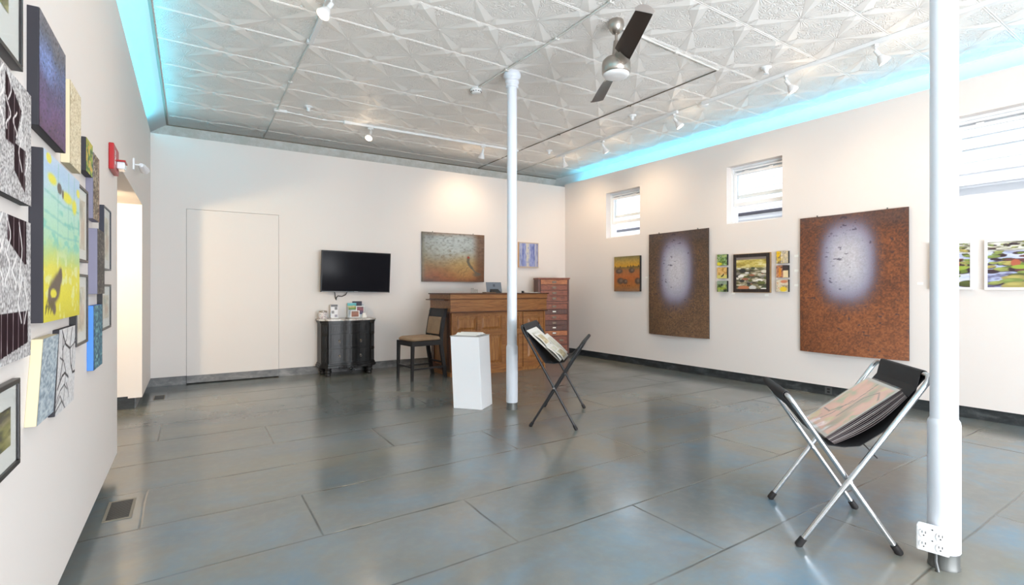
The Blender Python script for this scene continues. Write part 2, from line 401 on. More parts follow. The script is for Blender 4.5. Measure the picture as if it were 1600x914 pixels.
def p_bluewood(X, Y):
    n1 = fb(X*22, Y*5, 4, 4); b = rampc(n1, [(0.25, (88,100,160)), (0.5, (132,144,196)), (0.75, (168,174,206))])
    n2 = fb(X*26, Y*9, 9, 3)
    for cx, w, a in ((0.42, 0.05, 1), (0.5, 0.03, 0.8), (0.86, 0.05, 0.5), (0.12, 0.04, 0.3)):
        b = lerp(b, C(206,200,184), ell(X, Y*0+0.5, cx, 0.5, w, 9, 0.7)*a*sst(0.3, 0.6, n2+0.15))
    e = np.minimum(np.minimum(X, 1-X), np.minimum(Y, 1-Y)); return lerp(b, C(186,170,152), 1-sst(0.03, 0.05, e))
def p_hay(X, Y):
    n1 = fb(X*4, Y*14, 5, 4); n2 = fb(X*20, Y*24, 6, 3)
    b = rampc(Y+0.06*(n1-0.5), [(0, (134,100,72)), (0.15, (156,100,48)), (0.38, (170,94,44)), (0.6, (158,102,58)), (0.66, (120,92,46)), (0.69, (150,118,50)), (0.73, (196,146,40)), (0.85, (170,138,62)), (1, (116,110,70))])
    for x, y, rx, ry in ((0.2,0.58,0.14,0.07),(0.7,0.59,0.11,0.07),(0.26,0.3,0.13,0.09),(0.45,0.28,0.09,0.07),(0.93,0.29,0.11,0.09)):
        b = lerp(b, C(66,56,52), ell(X, Y, x, y, rx, ry, 0.35)*0.85)
        b = lerp(b, C(132,116,98), ell(X, Y, x+0.02, y+0.01, rx*0.5, ry*0.5, 0.5)*0.6)
    b = lerp(b, C(96,74,40), curve(X, Y, [(0,0.675),(1,0.69)], 0.012)*0.8)
    for x, h in ((0.05,0.04),(0.25,0.04),(0.55,0.035),(0.66,0.06),(0.76,0.05),(0.96,0.06)):
        b = lerp(b, C(62,52,30), ell(X, Y, x, 0.69+h*0.4, 0.018, h*0.6))
    for x in (0.33, 0.46, 0.55, 0.62): b = lerp(b, C(70,34,26), ell(X, Y, x, 0.16, 0.015, 0.015))
    return b*(0.88+0.24*n2[..., None])
def p_shore(X, Y):
    n1 = fb(X*5, Y*16, 11, 5); n2 = fb(X*9, Y*20, 15, 4)
    b = rampc(n1, [(0.25, (62,56,46)), (0.42, (98,96,72)), (0.55, (148,138,108)), (0.7, (206,200,182)), (0.85, (228,226,216))])
    b = lerp(b, rampc(n1, [(0.3, (150,132,60)), (0.5, (196,176,86)), (0.75, (226,218,170))]), sst(0.62, 0.72, Y))
    b = lerp(b, C(128,116,110), sst(0.9, 0.94, Y))
    rs = random.Random(4)
    for i in range(46):
        x, y = rs.random(), rs.random()*0.66; rx = 0.03+rs.random()*0.09; ry = rx*(0.3+0.25*rs.random())
        c = rs.choice([C(222,216,200), C(98,102,52), C(52,52,50), C(160,102,76), C(128,122,112), C(74,82,60), C(236,232,224)])
        b = lerp(b, c*0.6, ell(X, Y, x, y-0.01, rx, ry)*0.8); b = lerp(b, c, ell(X, Y, x, y, rx, ry*0.8, 0.2))
    b = lerp(b, C(190,120,84), ell(X, Y, 0.25, 0.04, 0.2, 0.06)); b = lerp(b, C(206,202,196), ell(X, Y, 0.55, 0.04, 0.12, 0.07))
    return b
def p_lily(X, Y, seed, asp):
    x = X*asp; n1 = fb(x*3, Y*14, seed, 4)
    b = rampc(n1, [(0.3, (96,92,120)), (0.45, (168,178,212)), (0.62, (200,208,232)), (0.8, (216,214,214))])
    b = lerp(b, rampc(fb(x*6, Y*40, seed+3, 4), [(0.3, (104,100,84)), (0.5, (186,184,164)), (0.7, (222,222,214))]), sst(0.76, 0.84, Y))
    rs = random.Random(seed); L = []
    for i in range(110): L.append((rs.random()*asp, rs.random()**0.8, rs.random(), rs.random()))
    L.sort(key=lambda t: -t[1])
    for px, py, a, c in L:
        s = 0.035+0.13*(1-py)**1.1; rx = s*(0.8+0.8*a); ry = s*(0.28+0.2*a)
        if (px > 0.5*asp and py < 0.22 and px < 0.8*asp) or (px < 0.2*asp and 0.22 < py < 0.32): continue
        colr = [C(104,122,56), C(142,150,84), C(78,84,44), C(96,60,58), C(60,44,50), C(160,150,88), C(122,138,74)][int(c*7) % 7]
        m = ell(x+0.04*np.sin(Y*30+a*9), Y, px, py, rx, ry, 0.12)
        b = lerp(b, C(46,32,40), ell(x, Y, px+0.01, py-ry*0.35, rx, ry, 0.2)*0.85)
        b = lerp(b, colr, m); b = lerp(b, colr*1.3, ell(x, Y, px-rx*0.25, py+ry*0.3, rx*0.5, ry*0.4, 0.5)*0.5)
    b = lerp(b, C(176,96,70), ell(x, Y, 0.44, 0.53, 0.075, 0.08))
    b = lerp(b, C(150,170,70), ell(x, Y, 0.52, 0.44, 0.15, 0.045))
    for k in range(-3, 4):
        an = k*0.42; b = lerp(b, C(244,236,236), curve(x, Y, [(0.86, 0.43), (0.86+0.11*math.sin(an), 0.43+0.085*math.cos(an)*0.8)], 0.014))
    return b
def p_small(X, Y, kind):
    n1 = fb(X*5, Y*6, kind*7+1, 4); n2 = fb(X*14, Y*14, kind+30, 3)
    pal = [ [(0.2,(60,84,40)),(0.45,(120,150,70)),(0.6,(150,178,150)),(0.8,(196,190,60))],
            [(0.2,(150,110,50)),(0.45,(204,160,84)),(0.65,(222,180,120)),(0.85,(206,190,110))],
            [(0.2,(36,52,34)),(0.45,(90,112,52)),(0.6,(120,142,110)),(0.85,(180,186,90))],
            [(0.2,(96,84,70)),(0.45,(164,140,100)),(0.6,(214,180,60)),(0.85,(206,196,184))],
            [(0.2,(90,56,50)),(0.45,(168,110,84)),(0.65,(204,150,110)),(0.85,(224,204,170))],
            [(0.2,(150,130,104)),(0.45,(206,192,166)),(0.65,(226,214,190)),(0.85,(206,150,110))] ][kind]
    b = rampc(n1, pal)
    if kind == 0: b = lerp(b, C(222,206,40), ell(X,Y,0.2,0.14,0.3,0.16,0.4)); b = lerp(b, C(48,58,34), sst(0.6,0.7,n2)*0.8)
    if kind == 1: b = lerp(b, C(206,196,110), 1-sst(0.28,0.34,Y)); b = lerp(b, C(22,20,22), curve(X,Y,[(0.45,0.18),(0.6,0.24),(0.66,0.38)],0.05))
    if kind == 2: b = lerp(b, C(150,166,150), sst(0.64,0.7,Y)*0.8); b = lerp(b, C(20,24,26), ell(X,Y,0.5,0.64,0.09,0.09)); b = lerp(b, C(20,24,26), ell(X,Y,0.8,0.2,0.16,0.14,0.4)); b = lerp(b, C(170,180,50), ell(X,Y,0.5,0.3,0.5,0.12,0.5)*0.7)
    if kind == 3: b = lerp(b, C(226,180,30), ell(X,Y,0.12,0.78,0.16,0.3)); b = lerp(b, C(238,234,224), curve(X,Y,[(0.48,1),(0.44,0.05)],0.03)); b = lerp(b, C(196,184,172), sst(0.52,0.56,X)*0.75); b = b*(0.75+0.5*n2[...,None])
    if kind == 4: b = lerp(b, C(206,130,44), ell(X,Y,0.3,0.45,0.12,0.4,0.2)); b = lerp(b, C(60,48,50), sst(0.5,0.56,X)*sst(0.5,0.56,Y)); b = lerp(b, C(230,206,160), (sst(0.56,0.6,X))*(1-sst(0.55,0.6,Y)))
    if kind == 5: b = lerp(b, C(228,196,50), ell(X,Y,0.6,0.22,0.3,0.2,0.25)); b = lerp(b, C(204,128,92), ell(X,Y,0.65,0.84,0.3,0.12,0.3))
    return b
def p_purple(X, Y):
    n1 = fb(X*4+Y*3, Y*5, 40, 4); n2 = fb(X*34, Y*60, 41, 3)
    b = rampc(Y+0.3*(n1-0.5), [(0.0, (74,50,76)), (0.25, (88,66,102)), (0.45, (62,58,84)), (0.65, (64,74,104)), (0.85, (66,68,78)), (1, (78,76,82))])
    b = lerp(b, C(92,108,152), ell(X, Y, 0.25, 0.62, 0.3, 0.12, 0.8)*0.7)
    b = b*(0.85+0.9*n2[..., None]*(0.5+0.5*sst(0.2, 0.5, Y))[..., None]+0.1)
    b = lerp(b, C(150,110,104), sst(0.72, 0.8, n2)*sst(0.3, 0.5, X)*0.7); return lerp(b, C(24,22,30), sst(0.7, 0.78, fb(X*40, Y*50, 44, 2))*0.7)
def p_cream(X, Y):
    n2 = fb(X*40, Y*70, 50, 2); return rampc(n2, [(0.2, (176,156,116)), (0.5, (222,208,176)), (0.8, (240,230,206))])
def p_greenland(X, Y):
    n1 = fb(X*6, Y*8, 61, 4); b = rampc(n1, [(0.25, (40,74,38)), (0.42, (104,142,58)), (0.55, (196,196,80)), (0.68, (226,160,70)), (0.85, (120,160,120))])
    b = lerp(b, C(200,188,70), sst(0.75, 0.9, Y)*0.6); return lerp(b, C(60,40,34), curve(X, Y, [(0.2,0.9),(0.35,0.5),(0.3,0.2)], 0.03))
def p_bark(X, Y, dark):
    n1 = fb(X*20, Y*50, 70+dark, 3); n2 = fb(X*8, Y*14, 71, 3)
    if dark: return rampc(n1*0.7+n2*0.3, [(0.25, (24,22,22)), (0.5, (62,58,56)), (0.75, (150,142,132))])
    b = rampc(n1*0.75+n2*0.25, [(0.25, (34,28,24)), (0.45, (92,74,60)), (0.6, (168,150,124)), (0.8, (226,218,202))])
    return lerp(b, C(150,60,50), sst(0.8, 1.0, X)*0.4)
def p_bw(X, Y, kind):
    n1 = fb(X*95, Y*62, 80+kind, 2); n2 = fb(X*10, Y*10, 82, 3)
    b = rampc(n1, [(0.25, (120,116,116)), (0.5, (178,174,173)), (0.8, (216,213,212))])
    dk = C(34, 14, 22)
    if kind == 1:
        P = [([(0.42,1),(0.50,0.42),(0.62,0.40),(0.78,0.78)], 1), ([(0.5,0.38),(0.52,0.16),(0.86,0.02),(0.8,0.42)], 1)]
        m = sst(0.0, 0.02, Y-0.42)*(X > 0.45)*(X < 0.5+0.42*(Y-0.35)+0.1)*(Y < 0.97-(X-0.45)*0.6)
        m2 = (Y > 0.08)*(Y < 0.46)*(X > 0.62)*(X < 0.86)*(Y > 0.6-0.6*X)
    else:
        m = (Y < 0.34)*(X > 0.0)*(X < 0.93)*(Y > 0.01+0.10*X)
        m2 = (Y > 0.68)*(X > 0.5)*(X < 0.9)*(Y > 1.04-0.42*X)
    m = np.clip(m*1.0+m2*1.0, 0, 1)
    b = lerp(b, dk, m)
    for i in range(13):
        cx = (i*0.377) % 1; a = 0.03+0.03*((i*0.61) % 1); y0 = (i*0.53) % 0.8; l = 0.2+0.3*((i*0.29) % 1)
        t = np.linspace(0, 1, 9); pts = [(cx+a*math.sin(q*7+i), y0+l*q) for q in t]
        b = lerp(b, C(230,226,224), curve(X, Y, pts, 0.009)*0.95)
    for i in range(8):
        x = 0.06+i*0.11; b = lerp(b, lerp(C(206,200,200), C(100,70,80), n2), curve(X, Y, [(x, 0), (x+0.02, 1)], 0.004)*m)
    return b
def p_birdfield(X, Y):
    n1 = fb(X*4, Y*9, 90, 4); n2 = fb(X*9, Y*12, 93, 3)
    b = rampc(Y+0.12*(n1-0.5), [(0.0, (208,196,52)), (0.16, (226,214,58)), (0.33, (222,214,84)), (0.40, (186,208,128)), (0.5, (176,216,180)), (0.72, (180,218,200)), (0.82, (186,212,220)), (0.92, (174,200,224)), (1, (188,206,226))])
    b = lerp(b, C(228,232,190), sst(0.6, 0.68, n2)*(1-sst(0.35, 0.5, Y))*0.6)
    b = lerp(b, C(120,196,180), sst(0.56, 0.66, fb(X*7, Y*16, 96, 3))*sst(0.42, 0.5, Y)*(1-sst(0.68, 0.75, Y))*0.7)
    for x in (0.33, 0.62, 0.8): b = lerp(b, C(130,190,180), curve(X, Y, [(x, 0.45), (x+0.02, 0.98)], 0.01)*0.6)
    for y in (0.53, 0.62, 0.74): b = lerp(b, C(126,190,180), curve(X, Y, [(0.02, y+0.03), (0.5, y), (0.98, y+0.02)], 0.008)*0.6)
    b = lerp(b, C(228,220,70), ell(X, Y, 0.6, 0.81, 0.14, 0.035, 0.4)+ell(X, Y, 0.2, 0.86, 0.1, 0.03, 0.4)+ell(X, Y, 0.82, 0.78, 0.07, 0.05, 0.4))
    b = lerp(b, C(228,220,90), ell(X, Y, 0.12, 0.97, 0.06, 0.03)+ell(X, Y, 0.95, 0.9, 0.06, 0.03))
    b = lerp(b, C(104,96,88), ell(X, Y, 0.38, 0.835, 0.06, 0.035)); b = lerp(b, C(112,96,88), ell(X, Y, 0.47, 0.815, 0.025, 0.03))
    bird = C(106,92,78)
    b = lerp(b, bird, curve(X, Y, [(0.42,0.31),(0.405,0.275)], 0.018)); b = lerp(b, bird, curve(X, Y, [(0.40,0.275),(0.35,0.24),(0.28,0.205)], 0.05))
    b = lerp(b, bird, curve(X, Y, [(0.32,0.21),(0.2,0.165)], 0.075)); b = lerp(b, bird, curve(X, Y, [(0.14,0.17),(0.13,0.13),(0.2,0.1),(0.25,0.07)], 0.035))
    b = lerp(b, C(226,214,60), ell(X+0.3*(Y-0.165), Y, 0.23, 0.165, 0.075, 0.03, 0.2)); b = lerp(b, bird, curve(X, Y, [(0.2,0.13),(0.27,0.13),(0.34,0.155)], 0.012))
    for i in range(16):
        b = lerp(b, C(96,88,40), curve(X, Y, [(0.04+0.012*i, 0.05+0.01*(i % 5)), (0.05+0.012*i, 0.09+0.012*(i % 4))], 0.006)*0.8)
    return b
def p_drawing(X, Y, kind):
    n1 = fb(X*4, Y*6, 100+kind, 4); b = rampc(n1, [(0.3, (196,180,156)), (0.55, (222,212,190)), (0.8, (232,228,216))])
    b = lerp(b, C(150,130,100), curve(X, Y, [(0.3,0.1),(0.45,0.5),(0.7,0.9)], 0.03)*0.6)
    b = lerp(b, C(208,168,140), ell(X, Y, 0.6, 0.4, 0.3, 0.2, 0.7)*0.6); return lerp(b, C(120,130,110), ell(X, Y, 0.3, 0.75, 0.2, 0.15, 0.7)*0.5)
def p_garden(X, Y, kind):
    n1 = fb(X*4, Y*6, 120+kind, 5)
    b = rampc(n1, [(0.25, (34,34,20)), (0.42, (86,82,40)), (0.55, (146,140,72)), (0.7, (176,164,110)), (0.85, (206,200,170))])
    return lerp(b, C(90,70,110), ell(X, Y, 0.6, 0.75, 0.4, 0.12, 0.8)*0.4)
def p_bluegrain(X, Y):
    n1 = fb(X*20, Y*34, 130, 3); b = rampc(n1, [(0.25, (20,60,84)), (0.5, (50,104,128)), (0.75, (120,170,176))]); return lerp(b, C(160,206,200), ell(X, Y*0, 0.35, 0, 0.12, 9, 0.8)*sst(0.5,0.6,n1)*0.8)
def p_teal(X, Y):
    n1 = fb(X*12, Y*34, 140, 4); return rampc(n1, [(0.25, (118,132,146)), (0.5, (156,170,180)), (0.75, (196,204,206))])
def p_lines(X, Y):
    n1 = fb(X*30, Y*40, 150, 2); b = rampc(n1, [(0.2, (196,194,194)), (0.8, (226,224,224))])
    ps = [[(0.15,0.98),(0.35,0.8),(0.62,0.72),(0.7,0.98)],[(0.45,1),(0.4,0.85),(0.2,0.75)],[(0.62,0.72),(0.98,0.78)],[(0.62,0.72),(0.72,0.5),(0.85,0.38),(0.98,0.38)],
          [(0.98,0.9),(0.8,0.7),(0.78,0.45)],[(0.1,0.66),(0.3,0.6),(0.45,0.45),(0.42,0.3),(0.4,0.08)],[(0.05,0.3),(0.25,0.42),(0.4,0.44),(0.6,0.36)],[(0.02,0.16),(0.2,0.26),(0.4,0.3),(0.55,0.22)],
          [(0.0,0.1),(0.2,0.2),(0.42,0.05)],[(0.2,0.9),(0.25,0.6),(0.15,0.4)],[(0.5,0.3),(0.62,0.2),(0.68,0.1)],[(0.0,0.05),(0.3,0.12),(0.5,0.0)]]
    for i, p in enumerate(ps): b = lerp(b, C(30,26,34), curve(X, Y, p, 0.009 if i % 3 else 0.015))
    return b
def p_pink(X, Y):
    n1 = fb(X*5, Y*5, 160, 3); b = rampc(n1, [(0.25, (186,192,160)), (0.42, (240,190,172)), (0.55, (244,196,182)), (0.7, (236,216,168)), (0.85, (230,222,224))])
    b = lerp(b, C(150,160,138), ell(X, Y, 0.62, 0.6, 0.08, 0.3, 0.5)*0.5+ell(X, Y, 0.75, 0.25, 0.08, 0.2, 0.5)*0.6)
    for p in ([(0.1,0.3),(0.3,0.3),(0.5,0.55),(0.45,0.95)],[(0.6,0.3),(0.58,0.7),(0.72,0.85),(0.9,0.75)],[(0.3,0.1),(0.42,0.3),(0.45,0.6)]): b = lerp(b, C(70,66,76), curve(X, Y, p, 0.006))
    e = np.minimum(np.minimum(X, 1-X), np.minimum(Y, 1-Y)); return lerp(C(206,204,200), b, sst(0.03, 0.05, e))
def p_card(X, Y, kind):
    n1 = fb(X*4, Y*6, 170+kind, 3)
    pal = [[(0, (90,140,60)), (0.35, (150,160,80)), (0.5, (210,190,150)), (0.7, (70,170,170)), (1, (120,190,200))], [(0, (24,26,44)), (0.6, (46,40,60)), (1, (30,30,52))],
           [(0, (120,80,66)), (0.5, (160,104,84)), (1, (130,96,84))], [(0, (60,100,150)), (0.5, (110,70,90)), (0.7, (150,80,84)), (1, (60,70,90))]][kind]
    b = rampc(np.clip(Y+0.3*(n1-0.5), 0, 1), pal)
    if kind in (2, 3):
        e = np.minimum(np.minimum(X, 1-X), np.minimum(Y, 1-Y)); b = lerp(C(232,230,226), b, sst(0.08, 0.11, e))
    return b
def p_page(X, Y, kind):
    b = np.ones(X.shape+(3,))*C(236,233,224); n1 = fb(X*5, Y*5, 190+kind, 4)
    pic = (X > 0.14)*(X < 0.86)*(Y > 0.16)*(Y < 0.84); pal = [[(0.3, (178,160,118)), (0.6, (210,196,160)), (0.8, (228,216,184))], [(0.3, (196,192,176)), (0.6, (226,222,208)), (0.8, (206,206,160))]][kind % 2]
    return lerp(b, rampc(n1, pal), pic*1.0)
def p_brochure(X, Y):
    b = np.ones(X.shape+(3,))*C(226,226,228)
    b = lerp(b, C(110,110,112), (Y > 0.84)*(X > 0.04)*(X < 0.96)*1.0)
    for x0, y0, c in ((0.54,0.62,(120,120,122)), (0.54,0.06,(150,146,158)), (0.12,0.34,(140,140,142))):
        b = lerp(b, C(*c), (X > x0)*(X < x0+0.36)*(Y > y0)*(Y < y0+0.2)*1.0)
    return b

def art_face(name, F, w, h, fn, material, parent, nx, ny, disp=None, thick=0):
    """F(s, z, n) -> world point, s along the wall, n out of the wall; a finely divided sheet carrying the picture's colours"""
    s = np.linspace(0, 1, nx); t = np.linspace(0, 1, ny); X, Y = np.meshgrid(s, t)
    cc = lin(np.clip(fn(X, Y), 0, 1)); mb = MB()
    dz = disp if disp else (lambda a, b: 0.0)
    mb.grid([[F(a*w, b*h, dz(a, b)) for a in s] for b in t])
    o = mesh(name, mb, material, parent, fix=False)
    me = o.data; at = me.color_attributes.new('paint', 'FLOAT_COLOR', 'POINT')
    arr = np.ones((ny*nx, 4)); arr[:, :3] = cc.reshape(-1, 3); at.data.foreach_set('color', arr.ravel()); me.update(); return o

# wall frames: s runs to the viewer's right, n out of the wall
def FL(y0, z0, x=-0.4335): return lambda s, z, n: (x+n, y0+s, z0+z)
def FB(x0, z0, y=7.962): return lambda s, z, n: (x0+s, y-n, z0+z)
def RW(y, n, z): return (6.415-0.03*y-n, y-0.03*n, z)
def FR(y0, z0): return lambda s, z, n: RW(y0-s, n, z0+z)
def fbox(mb, F, s0, s1, z0, z1, n0, n1):
    return mb.hexa([F(s0,z0,n0),F(s1,z0,n0),F(s1,z0,n1),F(s0,z0,n1),F(s0,z1,n0),F(s1,z1,n0),F(s1,z1,n1),F(s0,z1,n1)])

def canvas(F, w, h, dep, fn, label, edge, nx=50, ny=50, cat='painting', group=None, m=None, name='painting', tilt=0):
    t = thing(name, F(w/2, 0, 0), label, cat, group)
    G = F
    if tilt: G = lambda s, z, n: F(s+tilt*z, z, n)
    mb = MB(); fbox(mb, G, 0, w, 0, h, 0.0, dep-0.001); mesh('canvas_edge', mb, edge, t, bevel=0.002)
    art_face('painted_face', lambda s, z, n: G(s, z, dep+n), w, h, fn, m or ART, t, nx, ny); return t
def framed(F, w, h, dep, fw, border, fn, label, fm, nx=40, ny=50, cat='framed picture', group=None, glass=True, bh=None, lip=None, name='framed_print', mount=True, facem=None):
    t = thing(name, F(w/2, 0, 0), label, cat, group); bh = bh or border
    mb = MB()
    for a in ((0, w, 0, fw), (0, w, h-fw, h), (0, fw, fw, h-fw), (w-fw, w, fw, h-fw)): fbox(mb, F, *a, 0, dep)
    fr = mesh('frame', mb, fm, t, bevel=0.0015)
    if lip:
        mb = MB()
        for a in ((-0.006, w+0.006, -0.006, 0.004), (-0.006, w+0.006, h-0.004, h+0.006), (-0.006, 0.004, 0.004, h-0.004), (w-0.004, w+0.006, 0.004, h-0.004)): fbox(mb, F, *a, 0, dep*0.8)
        mesh('frame_edge', mb, lip, t)
    if mount:
        mb = MB(); fbox(mb, F, fw-0.002, w-fw+0.002, fw-0.002, h-fw+0.002, 0.001, dep-0.007); mesh('mount_board', mb, MATW, t)
    b0 = fw+border; b1 = fw+bh
    art_face('picture', lambda s, z, n: F(b0+s, b1+z, dep-0.0058+n), w-2*b0, h-2*b1, fn, facem or PRINT, t, nx, ny)
    if glass:
        mb = MB(); fbox(mb, F, fw-0.002, w-fw+0.002, fw-0.002, h-fw+0.002, dep-0.0035, dep-0.0025); mesh('glass', mb, PANE, t)
    return t

# =================================================================== STRUCTURE
XL, YB = -0.4335, 7.962
ZP = 0.115
mb = MB(); mb.box(-2.2, 6.9, -3.2, 8.9, -0.12, 0.0); struct(mesh('floor', mb, FLOOR))

# ceiling: flat tin with folded kites radiating from every star
mb = MB(); mb.add([(-0.75,-3.2,3.5),(6.9,-3.2,3.5),(6.9,8.9,3.5),(-0.75,8.9,3.5)], [(0,3,2,1)]); mb.add([(-0.75,-3.2,3.6),(6.9,-3.2,3.6),(6.9,8.9,3.6),(-0.75,8.9,3.6)], [(0,1,2,3)])
ceil = struct(mesh('ceiling', mb, TIN, fix=False))
mb = MB(); seam = MB()
cs, sn = math.cos(CA), math.sin(CA)
def cw(u, v, z): return (CX0+u*cs-v*sn, CY0+u*sn+v*cs, z)
def inside(p): return -0.26 < p[0] < 6.415-0.03*p[1]+0.17 and -3 < p[1] < 8.42
for i in range(-7, 9):
    for j in range(-13, 9):
        a0, b0 = i*CP, j*CP
        for dx, dy in ((1,1),(1,-1),(-1,1),(-1,-1)):
            L = CP/2; A = (a0, b0); B = (a0+dx*L, b0+dy*L); l = math.hypot(L, L); ux, uy = (B[0]-A[0])/l, (B[1]-A[1])/l
            def P(t, s, z): return cw(A[0]+ux*l*t-uy*s, A[1]+uy*l*t+ux*s, z)
            q = [P(0.06,0,3.499), P(0.80,0.076,3.4985), P(0.97,0,3.499), P(0.80,-0.076,3.4985), P(0.82,0,3.4885)]
            if all(inside(p) for p in q): mb.add(q, [(0,4,1),(1,4,2),(2,4,3),(3,4,0)])
        c = cw(a0, b0, 0)
        if inside(c):      # raised boss at the star centre
            n = 8; r = [cw(a0+0.013*math.cos(k*PI/4), b0+0.02*math.sin(k*PI/4), 3.4985) for k in range(n)]
            mb.add(r+[cw(a0, b0, 3.493)], [(k, (k+1) % n, n) for k in range(n)])
for j in range(-13, 9):
    for off in (-0.008, 0.008):
        v = (j+0.5)*CP+off
        us = [u for u in np.linspace(-4.5, 5, 191) if inside(cw(u, v, 0))]
        if len(us) > 2:
            a, b = us[0], us[-1]
            seam.hexa([cw(a,v-0.0025,3.4965),cw(b,v-0.0025,3.4965),cw(b,v+0.0025,3.4965),cw(a,v+0.0025,3.4965),cw(a,v-0.004,3.4995),cw(b,v-0.004,3.4995),cw(b,v+0.004,3.4995),cw(a,v+0.004,3.4995)])
mb.add(seam.v, seam.f)
mesh('ceiling_folds', mb, KITE, ceil)

# left wall: panel with an opening to a side alcove, trough for the LED strip above it
AY0, AY1, AZ = 4.479, 6.633, 2.13
mb = MB(); mb.box(-0.5535, XL, -3.0, AY0, ZP, 3.10); mb.box(-0.5535, XL, AY1, YB+0.1, ZP, 3.10); mb.box(-0.5535, XL, AY0, AY1, AZ, 3.10)
mb.box(-0.4935, XL, -3.0, YB+0.02, 3.10, 3.227)
mb.box(-0.80, -0.5535, -3.0, 8.7, 3.0, 3.10)
struct(mesh('wall_left', mb, WALL))
mb = MB(); mb.box(-2.05, -0.5536, AY0-0.12, AY0, 0.0, AZ+0.1); mb.box(-2.05, -0.5536, AY1, AY1+0.12, ZP+0.02, AZ+0.1)
mb.box(-2.17, -2.05, AY0-0.12, AY1+0.12, 0.0, AZ+0.1); mb.box(-2.05, -0.5536, AY0, AY1, AZ, AZ+0.1)
struct(mesh('wall_alcove', mb, WALL))
mb = MB(); mb.box(-0.82, -0.70, -3.1, 8.8, 3.10, 3.5); struct(mesh('wall_upper_left', mb, CROWN))
mb = MB(); mb.box(-0.5435, -0.503, -3.0, AY0-0.07, 0, 0.114); mb.box(-0.5435, -0.49, AY1+0.06, YB+0.03, 0, 0.114)
struct(mesh('baseboard_left', mb, BASE_GREY))
mb = MB(); mb.box(-2.05, -0.50, AY1+0.03, AY1+0.10, 0, 0.134); struct(mesh('baseboard_alcove', mb, BASE_DARK))

# back wall: panel with a flush hidden door
DX0, DX1, DZ1 = -0.047, 1.058, 2.292
mb = MB(); mb.box(-0.56, DX0-0.003, YB, YB+0.1, ZP, 3.227); mb.box(DX1+0.003, 6.30, YB, YB+0.1, ZP, 3.227); mb.box(DX0-0.003, DX1+0.003, YB, YB+0.1, DZ1+0.004, 3.227)
mb.box(-0.8, 6.6, YB+0.1, 8.75, 3.0, 3.08)
struct(mesh('wall_back', mb, WALL))
mb = MB(); mb.box(DX0, DX1, YB-0.004, YB+0.09, 0.112, DZ1)
d1 = struct(mesh('door_1', mb, WALL, bevel=0.002))
mb = MB(); mb.box(DX0, DX1, YB+0.004, YB+0.05, 0.014, 0.111); mesh('kick_plate', mb, BASE_GREY, d1)
mb = MB(); mb.box(-0.50, DX0-0.004, YB+0.03, YB+0.07, 0, 0.114); mb.box(DX1+0.004, 6.25, YB+0.03, YB+0.07, 0, 0.114)
struct(mesh('baseboard_back', mb, BASE_GREY))
mb = MB(); mb.box(-0.8, 6.6, YB+0.1005, YB+0.14, 0, 3.0); struct(mesh('wall_back_light_block', mb, BASE_DARK))  # unseen dark box added to stop light leaking through the door seams
mb = MB(); mb.box(-0.8, 6.7, 8.65, 8.75, 3.0, 3.5); struct(mesh('wall_upper_back', mb, CROWN))
mb = MB()
for sx in (0,):
    prof = [(8.64, 3.19), (8.63, 3.26), (8.60, 3.33), (8.56, 3.39), (8.55, 3.42), (8.52, 3.45), (8.50, 3.498)]
    mb.grid([[(x, y, z) for x in np.linspace(-0.72, 6.6, 12)] for y, z in prof])
struct(mesh('trim_1', mb, CROWN, fix=False))
mb = MB(); mb.box(-0.3, 6.35, 8.485, 8.50, 3.488, 3.4995); struct(mesh('trim_2', mb, DARKPIPE))

# right wall with three high windows in view and two nearer the street
WINS = [(6.056, 6.833), (3.704, 4.478), (1.27, 2.06), (-0.5, 0.27), (-2.3, -1.5)]
WZ0, WZ1 = 2.137, 2.928
mb = MB()
def rbox(mb, y0, y1, z0, z1, n0, n1):
    mb.hexa([RW(y0,n0,z0),RW(y0,n1,z0),RW(y1,n1,z0),RW(y1,n0,z0),RW(y0,n0,z1),RW(y0,n1,z1),RW(y1,n1,z1),RW(y1,n0,z1)]); return mb
rbox(mb, -3.0, 8.75, ZP, WZ0, -0.24, 0); rbox(mb, -3.0, 8.75, WZ1, 3.14, -0.24, 0)
ed = [-3.0] + [v for w in sorted(WINS) for v in w] + [8.75]
for a, b in zip(ed[0::2], ed[1::2]): rbox(mb, a, b, WZ0, WZ1, -0.24, 0)
rbox(mb, -3.0, YB+0.02, 3.14, 3.276, -0.06, 0)
struct(mesh('wall_right', mb, WALL))
mb = MB(); rbox(mb, -3.0, YB+0.04, 0, 0.114, -0.08, -0.03); struct(mesh('baseboard_right', mb, BASE_DARK))
mb = MB(); rbox(mb, -3.1, 8.8, 3.14, 3.5, -0.34, -0.22); struct(mesh('wall_upper_right', mb, CROWN))
def crown(F):
    P = []
    for k in range(11):
        th = k/10; P.append([F(y, -0.20+0.42*th**1.25, 3.17+0.328*th**0.85) for y in np.linspace(-3.0, 8.7, 30)])
    return P
mb = MB(); rbox(mb, -3.0, 8.7, 3.141, 3.4985, -0.2195, -0.205); rbox(mb, -3.0, 8.7, 3.485, 3.499, -0.205, -0.19); struct(mesh('trim_3', mb, CROWNW))
mb = MB(); mb.grid(crown(lambda y, n, z: (-0.49+(n+0.0), y, z))); struct(mesh('trim_4', mb, CROWNW, fix=False))
mb = MB(); mb.box(-0.285, -0.262, -3, 8.45, 3.488, 3.4995); struct(mesh('trim_5', mb, mat('bare wood bead', rgb(176,160,148), 0.6)))
